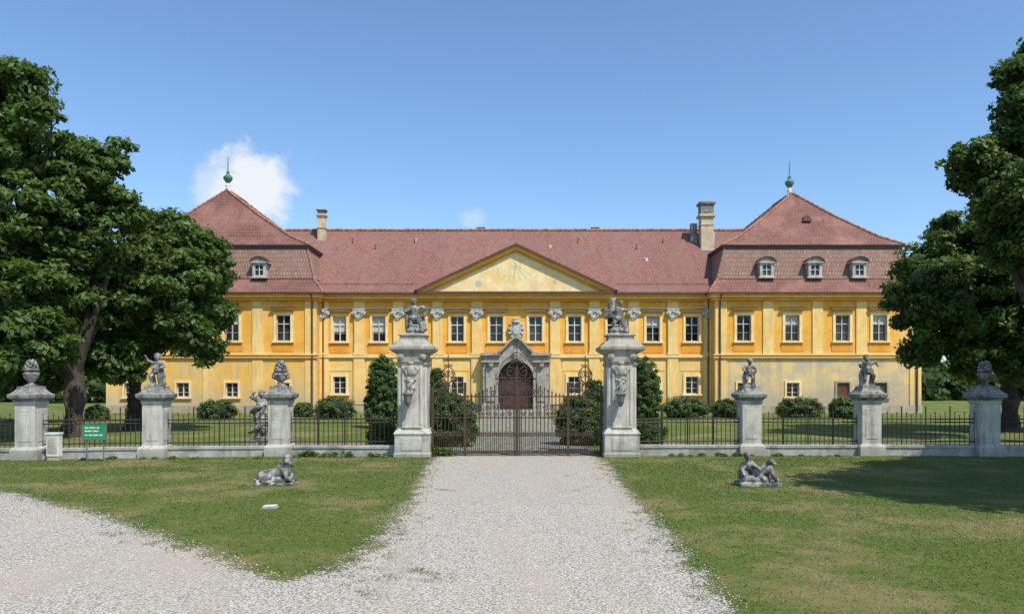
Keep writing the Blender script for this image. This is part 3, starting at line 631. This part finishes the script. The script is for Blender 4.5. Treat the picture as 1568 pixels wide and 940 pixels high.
def railing(a,b,ra,rb):
    A=Vector((*a,0)); B=Vector((*b,0)); L=(B-A).length; t=(B-A)/L; n=Vector((-t.y,t.x,0)); A=A+t*ra; B=B-t*rb; L=(B-A).length
    e=MB(); nn=max(1,int(L/1.1))
    for k in range(nn):
        p=A+t*(L*k/nn); q=A+t*(L*(k+1)/nn); h=.32+random.uniform(-.008,.008); hw_=.17+random.uniform(-.004,.004)
        for (w0,z0,z1,m) in((hw_,0,h-.08,0),(hw_+.03,h-.08,h,0)):
            pts=[p-n*w0,q-n*w0,q+n*w0,p+n*w0]; base=len(e.v)
            e.v+=[(v.x,v.y,z0) for v in pts]+[(v.x,v.y,z1) for v in pts]
            for qd in ((0,1,5,4),(1,2,6,5),(2,3,7,6),(3,0,4,7),(4,5,6,7)): e.f.append([base+i for i in qd]); e.m.append(m)
    root=empty('iron_fence'); e.obj('low_stone_wall',['wallstone'],root,bevel=.012)
    r=MB()
    for z in (.42,.98,1.08): r.tube([A+Vector((0,0,z)),B+Vector((0,0,z))],.019,n=4)
    k=int(L/.135)
    for i in range(k+1):
        p=A+t*(L*i/k); top=1.22 if i%2 else 1.30
        r.tube([p+Vector((0,0,.28)),p+Vector((0,0,top-.06)),p+Vector((0,0,top-.04)),p+Vector((0,0,top))],[.0125,.0125,.021,.002],n=4)
    for i in range(1,4):
        p=A+t*(L*i/4); r.tube([p+Vector((0,0,.28)),p+Vector((0,0,1.45))],.02,n=4)
    r.obj('railing',['iron'],root)
for i in range(len(PX)-1):
    if i==4: continue
    rr=lambda j:.46 if j in(4,5) else .30
    railing(PX[i],PX[i+1],rr(i) if i>0 else 0,rr(i+1) if i+1<9 else 0)
# ------------------------------------------------ gate pillars
def gate_pillar(x,y,side):
    e=empty('gate_pillar'); b=MB()
    b.lathe(x,y,0,[(.53,0),(.53,.1),(.50,.14),(.50,.62),(.53,.68),(.47,.78),(.42,.82),(.42,2.62)],0,4,True)
    b.box(x-.30,x+.30,y-.465,y+.3,.80,2.72,0)
    b.box(x-.30,x+.30,y-.515,y-.45,.2,.56,0)
    b.lathe(x,y,2.62,[(.44,0),(.46,.06),(.43,.1),(.43,.33),(.47,.36)],1,4,True)
    b.lathe(x,y,2.98,[(.48,0),(.60,.08),(.64,.12),(.64,.2),(.56,.24),(.48,.33),(.38,.38),(.36,.5),(.42,.53),(.40,.57)],1,4,True)
    b.box(x-.33,x+.33,y-.52,y,2.724,3.03,1)
    for s_ in(-1,1): b.box(x+s_*.25-.03,x+s_*.25+.03,y-.49,y-.455,.92,2.6,0); b.box(x+s_*.365-.02,x+s_*.365+.02,y-.435,y-.41,.9,2.55,0)
    b.box(x-.28,x+.28,y-.49,y-.455,.84,.9,0)
    for s_ in(-1,1):
        for r_,yy_ in((.1,.56),(.05,.59)): b.prism([(x+s_*.32+r_*math.cos(a),2.9+r_*math.sin(a)) for a in [i*math.pi/6 for i in range(12)]],y-yy_,y-.38,1)
    b.obj('pillar_stonework',['pale_stone','stone'],e,bevel=.012)
    P=[]
    zc_=2.5
    P+=[('e',(0,0,zc_),(.13,.07,.16)),C([(-.12,0,zc_+.1),(-.2,0,zc_+.02),(-.12,0,zc_-.12)],[.035,.045,.03]),C([(.12,0,zc_+.1),(.2,0,zc_+.02),(.12,0,zc_-.12)],[.035,.045,.03]),('e',(0,0,zc_+.2),(.1,.06,.06))]
    for k in range(9):
        z=2.26-k*.055; P.append(('e',(random.uniform(-.06,.06),-.01,z),(.075-.004*k,.06,.05))); 
    P+=[C([(-.15,0,2.25),(.13,0,1.98)],[.028,.028]),C([(.15,0,2.25),(-.13,0,1.98)],[.028,.028])]
    sculpt('carved_trophy',P,(x-.03,y-.5,0),1,parent=e,mat='stone',disp=.012)
    l=MB(); lx,ly=x-.08,y-.72
    l.tube([(lx,y-.46,1.94),(lx,y-.62,2.0),(lx,ly,1.93)],.022,n=6)
    l.lathe(lx,ly,1.46,[(.03,0),(.06,.04),(.10,.12),(.14,.32),(.19,.36),(.13,.40),(.07,.46),(.02,.49)],0,6)
    l.obj('wall_lantern',['lampmetal'],e)
    return e
gpL=gate_pillar(*PX[4],-1); gpR=gate_pillar(*PX[5],1)
zt=3.52
PL=[('b',(0,0,.03),(.3,.22,.03)),('e',(0,.02,.14),(.28,.2,.12)),
 C([(-.05,0,.5),(-.12,-.08,.33),(-.12,.0,.13)],[.085,.062,.042]),C([(.08,0,.5),(.16,-.06,.34),(.2,0,.14)],[.085,.062,.042]),
 ('e',(0,0,.53),(.13,.1,.1)),C([(0,0,.55),(-.02,-.01,.76)],[.11,.13]),C([(-.02,0,.82),(-.03,-.01,.9)],[.05,.045]),
 C([(-.15,0,.8),(-.26,-.03,.68),(-.3,-.04,.84)],[.055,.045,.03]),C([(.12,0,.8),(.25,-.04,.84),(.3,-.06,.7)],[.055,.045,.03]),
 C([(-.14,.06,.78),(-.22,.08,.55),(-.2,.1,.2)],[.05,.08,.1]),C([(.1,.08,.6),(.22,.06,.45),(.26,.04,.2)],[.06,.09,.1]),
 C([(.3,-.06,.58),(.34,-.04,.74)],[.05,.07]),('e',(.34,-.1,.78),(.05,.06,.045)),C([(-.14,-.03,.55),(0,-.12,.5),(.14,-.02,.56)],[.04,.06,.04])]
PL+=head((-.03,-.03,.98),.085,.3,-.95)+hand((-.3,-.05,.86),-1,.8,.02)+hand((.3,-.07,.68),1,-.3,.02)
sculpt('warrior_statue',PL,(PX[4][0]+.02,PX[4][1],zt),1.0,parent=gpL)
PR=[('b',(0,0,.03),(.3,.22,.03)),('e',(-.02,.02,.14),(.28,.2,.12)),
 C([(-.02,0,.48),(-.14,-.1,.36),(-.18,.0,.14)],[.085,.062,.042]),C([(.08,0,.48),(.14,-.06,.32),(.15,0,.12)],[.085,.062,.042]),
 ('e',(.02,0,.5),(.13,.1,.1)),C([(.02,0,.52),(.0,-.02,.72)],[.11,.125]),C([(.0,0,.78),(.03,-.02,.85)],[.05,.045]),
 C([(-.14,0,.76),(-.26,-.05,.62),(-.14,-.13,.55)],[.055,.045,.03]),C([(.13,0,.76),(.26,-.03,.72),(.36,-.05,.84)],[.055,.045,.03]),
 C([(-.08,.1,.62),(-.2,.12,.84),(-.16,.12,1.04),(-.04,.12,1.12)],[.08,.12,.09,.02]),C([(-.12,.1,.72),(-.28,.12,.74),(-.34,.1,.5)],[.07,.10,.03]),
 C([(-.2,.1,.92),(-.32,.12,.78),(-.36,.1,.62)],[.06,.06,.03]),C([(.1,.08,.6),(.2,.08,.4),(.22,.06,.15)],[.06,.09,.1]),
 C([(-.14,-.03,.53),(0,-.12,.48),(.14,-.02,.54)],[.04,.06,.04])]
PR+=head((.06,-.05,.93),.08,.5,-.85)+hand((.37,-.05,.84),1,.5,.02)+hand((-.13,-.14,.54),1,.2,.02)
sculpt('winged_statue',PR,(PX[5][0]-.05,PX[5][1],zt),1.0,parent=gpR)
# ------------------------------------------------ gate
gate=empty('wrought_iron_gate'); r=MB(); yg=22.0
xL,xR=PX[4][0]+.51,PX[5][0]-.51; gc=(xL+xR)/2
pl,pr=wx(712,22),wx(870,22)
def topc(x):
    t=abs(x-gc)/((pr-pl)/2)
    return 2.0+.25*math.cos(min(t,1)*math.pi)*1 if t<=1 else 1.95+.15*math.sin((t-1)*6)
x=xL+.06
while x<xR-.03:
    zt_=topc(x); r.tube([(x,yg,.06),(x,yg,zt_-.06),(x,yg,zt_-.03),(x,yg,zt_+.06)],[.0135,.0135,.026,.003],n=4); 
    x+=.112
x=xL+.116
while x<xR-.03:
    r.tube([(x,yg+.012,.06),(x,yg+.012,.68),(x,yg+.012,.74)],[.011,.011,.002],n=4); x+=.112
for z in(.09,.14,.60,.66,1.12,1.74): r.box(xL,xR,yg-.017,yg+.017,z-.017,z+.017)
for xx,zz_,w_ in((pl,2.15,.04),(pr,2.15,.04),(gc,2.6,.045),(xL+.03,2.05,.03),(xR-.03,2.05,.03),(gc-.08,2.2,.02),(gc+.08,2.2,.02)): r.box(xx-w_,xx+w_,yg-w_-.003,yg+w_+.003,0.01,zz_)
r.obj('gate_bars',['rust'],gate)
def curveobj(name,paths,rad,mat,parent):
    cu=bpy.data.curves.new(name,'CURVE'); cu.dimensions='3D'; cu.bevel_depth=rad; cu.bevel_resolution=1; cu.materials.append(M[mat])
    for p in paths:
        s=cu.splines.new('POLY'); s.points.add(len(p)-1)
        for i,q in enumerate(p): s.points[i].co=(*q,1)
    o=bpy.data.objects.new(name,cu); scene.collection.objects.link(o); o.parent=parent
def spiral(x,z,r0,turn=1.6,a0=0,flip=1,y=yg):
    return [(x+flip*r0*(1-i/26)*math.cos(a0+i/24*turn*2*math.pi),y,z+r0*(1-i/26)*math.sin(a0+i/24*turn*2*math.pi)) for i in range(24)]
paths=[];gp=[]
for s_ in(-1,1):
    paths+=[spiral(gc+s_*.22,2.05,.18,1.5,2,s_),spiral(gc+s_*.2,2.45,.16,1.5,1,s_),spiral(gc+s_*.13,2.78,.12,1.5,0,s_),spiral(gc+s_*.45,1.92,.14,1.5,1,s_),spiral(gc+s_*.7,1.86,.1,1.4,2,s_)]
    paths+=[[(gc+s_*(.5*math.sin(math.pi*i/16)),yg,2.0+1.05*i/16) for i in range(17)]]
    paths+=[[(gc+s_*(.3*math.sin(math.pi*i/16)),yg,2.1+.75*i/16) for i in range(17)]]
    paths+=[[(gc+s_*(.05+.5*i/10),yg,1.74+.28*math.sin(i/10*math.pi)) for i in range(11)]]
    for k in range(6): paths+=[spiral(gc+s_*(.2+.22*k),1.43,.09,1.3,k,s_),spiral(gc+s_*(.2+.22*k),1.24,.07,1.3,k+2,-s_)]
    for c_ in ((xL+pl)/2 if s_<0 else (xR+pr)/2,):
        for f_ in(-1,1):
            paths+=[spiral(c_+f_*.14,2.1,.13,1.5,1,f_),spiral(c_+f_*.1,2.38,.1,1.4,2,f_),[(c_+f_*.2*math.sin(math.pi*i/14),yg,2.1+.55*i/14) for i in range(15)]]
            for k in range(3): paths+=[spiral(c_+f_*(.1+.13*k),1.92,.06,1.3,k,f_)]
            gp+=[spiral(c_+f_*.06,2.62,.06,1.3,0,f_),spiral(c_+f_*.16,2.25,.06,1.3,2,f_),[(c_+f_*.1,yg,2.3),(c_+f_*.17,yg-.05,2.4),(c_+f_*.1,yg,2.5)]]
        paths+=[[(c_,yg,1.7),(c_,yg,2.95)],[(c_-.08,yg,2.8),(c_+.08,yg,2.8)]]
paths+=[[(gc,yg,2.5),(gc,yg,3.45)],[(gc-.1,yg,3.2),(gc+.1,yg,3.2)]]
curveobj('gate_scrollwork',paths,.015,'rust',gate); curveobj('gilded_scrolls',gp,.02,'gilt',gate)
# ------------------------------------------------ lawn statues
x,d=g(423,742)
P=[('b',(0,0,.03),(.44,.2,.03)),('e',(0,0,.1),(.42,.18,.09)),
   C([(-.25,.02,.2),(0,.02,.24),(.2,0,.34)],[.12,.12,.14]),C([(.2,-.02,.36),(.27,-.03,.5)],[.12,.10]),
   ('e',(-.28,-.05,.19),(.14,.13,.13)),C([(-.25,-.12,.18),(-.1,-.16,.2),(-.22,-.2,.1),(-.08,-.2,.08)],[.08,.06,.045,.035]),
   C([(.2,-.1,.33),(.28,-.14,.16),(.42,-.14,.09)],[.07,.05,.042]),C([(.24,.08,.33),(.3,.1,.2),(.42,.1,.1)],[.07,.05,.04]),
   C([(-.38,.05,.16),(-.46,-.05,.1),(-.36,-.16,.08)],[.03,.025,.035])]
P+=head((.28,-.06,.56),.095,.2,-.97); P+=[('e',(.27,-.16,.53),(.05,.06,.045))]
for k in range(9):
    a=k*.7; P.append(('e',(.25+.1*math.cos(a),0+.08*math.sin(a),.45+.02*(k%3)),(.055,.055,.07)))
P+=[C([(.05,0,.36),(.18,.04,.5)],[.05,.04])]
sculpt('reclining_lion_statue',P,(x,d,0),.95,rot=0,voxel=.012,disp=.018)
P=[('b',(0,0,.04),(.44,.24,.04)),('e',(-.05,.02,.14),(.36,.2,.13)),('e',(-.28,.04,.22),(.14,.15,.18)),('e',(-.3,.0,.4),(.08,.1,.1)),
   C([(.02,-.05,.28),(-.1,-.04,.38),(-.2,-.05,.46)],[.09,.10,.10]),C([(-.21,-.06,.5),(-.24,-.08,.56)],[.045,.04]),
   C([(.04,-.06,.28),(.22,-.12,.38),(.34,-.16,.14)],[.085,.06,.04]),C([(.04,.04,.26),(.26,.02,.26),(.4,-.05,.12)],[.085,.06,.04]),
   C([(.34,-.16,.12),(.4,-.22,.09)],[.035,.025]),C([(-.12,-.12,.44),(-.02,-.2,.34),(.06,-.18,.42)],[.05,.04,.028]),C([(-.26,-.04,.46),(-.36,-.1,.34),(-.32,-.18,.2)],[.05,.04,.028]),
   C([(.1,.08,.3),(.22,.1,.42),(.3,.06,.5)],[.08,.08,.06]),('e',(.3,.0,.5),(.08,.09,.07)),('e',(.33,-.06,.47),(.045,.05,.04)),C([(-.1,.08,.3),(.02,-.12,.2),(.14,-.14,.1)],[.06,.06,.05])]
P+=head((-.25,-.1,.63),.075,.2,-.97)+hand((.07,-.18,.43),1,.5,.017)+hand((-.32,-.19,.19),-1,-.5,.017)
x,d=g(1160,743); sculpt('fighting_hero_statue',P,(x,d,0),.98,voxel=.012,disp=.018)
P=[('b',(0,0,.06),(.28,.28,.06)),('b',(0,0,.2),(.2,.2,.12)),C([(0,0,.3),(.08,-.02,.55),(-.06,0,.8),(.04,0,1.05),(-.02,0,1.25)],[.15,.13,.12,.11,.1]),
   C([(-.2,-.1,.45),(0,-.2,.55),(.2,-.08,.7),(.05,.1,.85),(-.18,-.02,.95),(0,-.16,1.05),(.16,0,1.15)],[.06,.07,.065,.06,.06,.05,.04]),C([(-.04,0,1.2),(-.2,-.05,1.3),(-.1,-.08,1.42)],[.05,.045,.03]),C([(.04,0,1.15),(.22,-.05,1.1),(.26,-.1,.95)],[.05,.045,.03])]
P+=head((-.02,-.08,.85),.08,-.2,-.97)+head((.05,-.03,1.38),.08,.3,-.95)+head((.12,-.13,.5),.075,.3,-.95)
sculpt('serpentine_statue',P,(wx(398,24),24,0),1.3,voxel=.018,disp=.03)
# ------------------------------------------------ sign, cabinet, floodlight
sg=empty('information_sign'); b=MB(); d=20.4; x0,x1=wx(127,d),wx(162,d)
b.box(x0,x1,d-.02,d+.02,.62,1.02,0); b.box(x0-.02,x0,d-.03,d+.03,.6,1.04,1); b.box(x1,x1+.02,d-.03,d+.03,.6,1.04,1); b.box(x0,x1,d-.03,d+.03,1.02,1.04,1); b.box(x0,x1,d-.03,d+.03,.6,.62,1)
for xx in(x0+.08,x1-.08): b.tube([(xx,d+.04,0),(xx,d+.04,.95)],.022,1,n=6)
for zz_,ws in((.9,[.1,.16,.08]),(.81,[.2,.14]),(.7,[.08,.1,.12,.1])):
    xx=x0+.06
    for q in ws: b.box(xx,xx+q,d-.026,d-.0195,zz_,zz_+.035,2); xx+=q+.03
b.obj('board_and_posts',['signgreen','lampmetal','white'],sg)
cb=empty('meter_cabinet'); b=MB(); d=20.6; x0,x1=wx(71,d),wx(89,d)
b.box(x0,x1,d,d+.2,.12,.72,0); b.box(x0-.02,x1+.02,d-.03,d+.22,.72,.77,0); b.box(x0+.03,x1-.03,d-.012,d+.01,.2,.66,1); b.box(x0,x1,d+.02,d+.18,0,.12,2)
for k in range(8): b.box(x0+.06,x1-.09,d-.018,d-.01,.26+k*.045,.275+k*.045,2)
b.obj('cabinet_body',['white','pale_stone','plinth'],cb,bevel=.006)
fl=empty('ground_floodlight'); b=MB(); x,d=g(414,778)
b.box(x-.12,x+.12,d-.09,d+.09,0,.03,0); b.prism([(x-.10,.034),(x+.10,.034),(x+.11,.06),(x-.11,.05)],d-.08,d+.08,1); b.obj('slab_and_lamp',['plinth','white'],fl,bevel=.006)
# ------------------------------------------------ foliage
def foliage(name,lobes,nclump,per,L,W,cr,mat,parent=None,inner=.25,flat=.6,zmin=.05,shell=(.72,1.08)):
    lob=np.array(lobes,float); area=(lob[:,3]*lob[:,5]+lob[:,3]*lob[:,4]); pr_=area/area.sum()
    C_=[];O=[];K=[]
    while len(C_)<nclump:
        i=rng.choice(len(lob),p=pr_); v=rng.normal(size=3); v/=np.linalg.norm(v)
        inn=rng.uniform()<inner; rr=rng.uniform(.3,.72) if inn else rng.uniform(*shell)
        c_=lob[i,:3]+v*lob[i,3:6]*rr
        if c_[2]<zmin: continue
        if not inn:
            q=(c_-lob[:,:3])/lob[:,3:6]; dd=np.linalg.norm(q,axis=1); dd[i]=9
            if dd.min()<.62: continue
        C_.append(c_);O.append(v);K.append(0 if inn else 1)
    C_=np.array(C_);O=np.array(O);K=np.array(K)
    cs=rng.uniform(.55,1.35,len(C_)); n=len(C_)*per
    idx=np.repeat(np.arange(len(C_)),per)
    off=rng.normal(size=(n,3)); off/=np.linalg.norm(off,axis=1)[:,None]; off*=(rng.uniform(0,1,n)**.45)[:,None]
    Pn=C_[idx]+off*cr*cs[idx][:,None]*np.array([1,1,flat]); ok=Pn[:,2]>zmin
    nrm=O[idx]*.45+off*.5+rng.normal(size=(n,3))*.4+np.array([0,0,.55]); nrm/=np.linalg.norm(nrm,axis=1)[:,None]
    a=np.cross(nrm,rng.normal(size=(n,3))); a/=np.linalg.norm(a,axis=1)[:,None]; a[:,2]-=.25; b_=np.cross(nrm,a); b_/=np.linalg.norm(b_,axis=1)[:,None]
    s=rng.uniform(.6,1.3,n)[:,None]
    V=np.empty((n,4,3)); V[:,0]=Pn-a*L*.5*s; V[:,1]=Pn+b_*W*.5*s+a*L*.08*s; V[:,2]=Pn+a*L*.5*s-nrm*L*.12; V[:,3]=Pn-b_*W*.5*s+a*L*.08*s
    ct=rng.uniform(0,1,len(C_))
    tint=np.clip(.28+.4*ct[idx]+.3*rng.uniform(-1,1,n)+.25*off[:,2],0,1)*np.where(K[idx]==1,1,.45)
    V=V[ok]; tint=tint[ok]; n=len(V)
    return npmesh(name,V.reshape(-1,3),np.arange(4*n).reshape(-1,4),mat,{'tint':np.repeat(tint,4)},parent)
def tree(name,tx,ty,tr,lobes,nc,per,mat,L=.25,W=.12,cr=.6,split=2.6,inner=.25):
    e=empty(name); t=MB(); th=max(l[2] for l in lobes)*.75
    sub=[]
    for (lx,ly,lz,rx,ry,rz_) in lobes:
        sub.append((lx,ly,lz,rx*.82,ry*.82,rz_*.82))
        for k in range(9):
            v=rng.normal(size=3); v/=np.linalg.norm(v); f=random.uniform(.26,.42)
            sub.append((lx+v[0]*rx*.78,ly+v[1]*ry*.78,lz+v[2]*rz_*.78,rx*f,ry*f,rz_*f*.8))
    pts=[(tx,ty,-.05),(tx,ty,.35),(tx+.08,ty,1.4),(tx+.02,ty+.05,split),(tx-.1,ty,split+(th-split)*.5),(tx+.1,ty,th)]
    t.tube(pts,[tr*1.5,tr*1.1,tr,tr*.85,tr*.5,tr*.15],n=12)
    for (lx,ly,lz,rx,ry,rz_) in lobes:
        s0=Vector((tx,ty,split*random.uniform(.8,1.3))); e1=Vector((lx,ly,lz)); mid=s0.lerp(e1,.5)+Vector((random.uniform(-.4,.4),random.uniform(-.4,.4),.5))
        t.tube([s0,s0.lerp(mid,.5)+Vector((0,0,.15)),mid,e1],[tr*.42,tr*.33,tr*.24,tr*.07],n=7)
        for k in range(4):
            v=Vector((random.gauss(0,1),random.gauss(0,1),random.gauss(0,.8))).normalized(); e2=e1+Vector((v.x*rx,v.y*ry,v.z*rz_))*.9
            t.tube([mid.lerp(e1,.6),e1.lerp(e2,.5)+Vector((0,0,.15)),e2],[tr*.14,tr*.09,tr*.02],n=5)
    t.obj('trunk_and_limbs',['bark'],e,True)
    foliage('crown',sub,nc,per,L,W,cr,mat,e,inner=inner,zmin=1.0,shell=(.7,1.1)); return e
def LB(px,py,r,d,dd=0,ry=None): s=d/F; return (wx(px,d+0),d+dd,wz(py,d),r*s,(ry or r*s),r*s*.95)
A=[LB(-10,150,78,30),LB(-80,220,130,31),LB(85,232,64,29.5,-1),LB(155,262,46,30,-.5),LB(20,330,110,29,-1),LB(140,345,74,30,-.5),LB(60,450,105,29.5,-1),LB(140,440,70,30,1),LB(-90,420,140,31),LB(10,530,70,30,-1.5),LB(45,135,34,30),LB(200,320,32,30),LB(110,520,48,29,-2),LB(40,545,48,28.5,-2.5),LB(178,235,24,30)]
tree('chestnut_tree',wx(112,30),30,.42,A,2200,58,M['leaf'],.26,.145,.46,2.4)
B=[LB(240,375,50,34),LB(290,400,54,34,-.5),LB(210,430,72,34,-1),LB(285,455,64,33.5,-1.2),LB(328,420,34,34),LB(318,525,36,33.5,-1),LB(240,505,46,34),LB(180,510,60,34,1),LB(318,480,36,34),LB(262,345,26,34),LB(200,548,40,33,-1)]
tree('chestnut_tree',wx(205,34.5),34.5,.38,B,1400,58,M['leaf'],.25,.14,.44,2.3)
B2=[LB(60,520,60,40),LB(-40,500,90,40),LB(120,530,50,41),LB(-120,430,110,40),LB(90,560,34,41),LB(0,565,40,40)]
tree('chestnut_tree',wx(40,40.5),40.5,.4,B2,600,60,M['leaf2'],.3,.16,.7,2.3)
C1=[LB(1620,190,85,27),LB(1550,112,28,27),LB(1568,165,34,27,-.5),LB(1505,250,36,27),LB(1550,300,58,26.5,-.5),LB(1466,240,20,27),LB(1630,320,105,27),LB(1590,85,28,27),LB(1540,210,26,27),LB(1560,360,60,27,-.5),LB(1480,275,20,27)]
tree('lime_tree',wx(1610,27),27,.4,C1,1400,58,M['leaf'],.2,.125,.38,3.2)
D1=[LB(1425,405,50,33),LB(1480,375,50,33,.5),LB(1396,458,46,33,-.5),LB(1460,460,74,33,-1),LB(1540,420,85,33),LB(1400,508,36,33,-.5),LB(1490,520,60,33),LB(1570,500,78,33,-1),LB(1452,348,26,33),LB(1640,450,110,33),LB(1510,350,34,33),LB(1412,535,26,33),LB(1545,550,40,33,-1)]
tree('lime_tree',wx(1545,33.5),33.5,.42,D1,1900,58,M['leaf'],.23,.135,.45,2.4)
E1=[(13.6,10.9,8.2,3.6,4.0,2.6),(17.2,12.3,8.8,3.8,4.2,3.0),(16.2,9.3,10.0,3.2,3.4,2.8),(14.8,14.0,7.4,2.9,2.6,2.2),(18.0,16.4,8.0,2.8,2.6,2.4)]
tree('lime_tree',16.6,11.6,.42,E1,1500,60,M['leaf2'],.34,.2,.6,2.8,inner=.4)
dl=[]
for k in range(16):
    px=1395+k*16; dd=random.uniform(95,120); dl.append((wx(px,dd),dd,wz(random.uniform(556,574),dd)*.5,4.5,4,wz(random.uniform(548,566),dd)*.55))
for k in range(26):
    px=-60+k*10; dd=random.uniform(85,110); dl.append((wx(px,dd),dd,3.0,4.2,4,random.uniform(3,4.4)))
foliage('distant_tree_line',dl,1300,40,.9,.5,1.5,M['leaf2'],None,inner=.15,zmin=.1)
# shrubs
M['core_shade']=simple('painted_shade_core',(.012,.02,.006),(.02,.03,.01),8,1)  # near-black core colour: shade between the leaves put into the colour
def shrub(name,px,py0,py1,wpx,d,mat='box',n=140,per=70,L=.07,cone=False):
    x=wx(px,d); zt_=wz(py0,d); r=wpx*d/F/2
    if cone: lobes=[(x,d,zt_*.35,r,r,zt_*.42),(x,d,zt_*.68,r*.8,r*.8,zt_*.33),(x+.1,d-.1,zt_*.5,r*.9,r*.9,zt_*.3)]
    else: lobes=[(x-.15*r,d,zt_*.42,r*.85,r*.85,zt_*.56),(x+.3*r,d-.1,zt_*.42,r*.7,r*.7,zt_*.5),(x-.4*r,d+.1,zt_*.36,r*.62,r*.6,zt_*.48)]
    e=empty(name); c_=MB()
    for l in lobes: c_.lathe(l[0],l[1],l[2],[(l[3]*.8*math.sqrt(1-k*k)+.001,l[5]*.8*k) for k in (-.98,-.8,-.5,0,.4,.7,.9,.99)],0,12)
    c_.obj('dark_core',['core_shade'],e,True)  # solid core behind the leaves, painted dark as inner shade
    foliage('leaves',lobes,n,per,L,L*.55,.16*max(1,r),M[mat],e,inner=.05,zmin=.02,flat=.8,shell=(.85,1.02))
for a in [(515,607,0,62,47),(333,611,0,58,45),(215,612,0,40,44),(1050,607,0,70,47),(1113,610,0,42,47.5),(1225,607,0,68,46),(1292,607,0,42,47),(465,616,0,30,48),(150,620,0,34,43)]:
    shrub('boxwood_shrub',*a,n=150,per=70,L=.10)
shrub('yew_shrub',586,546,0,56,36,n=280,per=80,L=.11,cone=True,mat='leaf'); shrub('yew_shrub',984,546,0,58,36,n=280,per=80,L=.11,cone=True,mat='leaf')
shrub('garden_bush',670,566,0,34,30,n=170,per=80,L=.10,cone=True,mat='leaf'); shrub('garden_bush',910,580,0,34,30,n=170,per=80,L=.10,cone=True,mat='leaf')
shrub('garden_bush',694,600,0,70,25.5,n=240,per=90,L=.09,mat='leaf'); shrub('garden_bush',888,604,0,66,26,n=240,per=90,L=.09,mat='leaf')
shrub('garden_bush',588,640,0,46,24,n=120,per=80,L=.06,mat='leaf'); shrub('garden_bush',992,640,0,54,24,n=120,per=80,L=.06,mat='leaf')
def weeds(name,p0,p1,n,h,d,mat='leaf'):
    lobes=[]
    for k in range(n):
        px=random.uniform(p0,p1); x=wx(px,d); hh=h*random.uniform(.4,1.3); lobes.append((x,d+random.uniform(-.1,.1),hh*.35,hh*.9,.13,hh*.5))
    foliage(name,lobes,n*9,30,.045,.022,.07,M[mat],None,inner=.1,zmin=.01)
weeds('wall_weeds',450,605,15,.2,21.65,'leaf'); weeds('wall_weeds',975,1135,9,.1,21.8,'leaf'); weeds('wall_weeds',90,410,10,.06,21.1,'leaf'); weeds('wall_weeds',668,705,5,.28,21.9); weeds('wall_weeds',1150,1300,6,.07,21.9,'leaf')
weeds('pillar_ivy',655,680,4,.45,21.85)
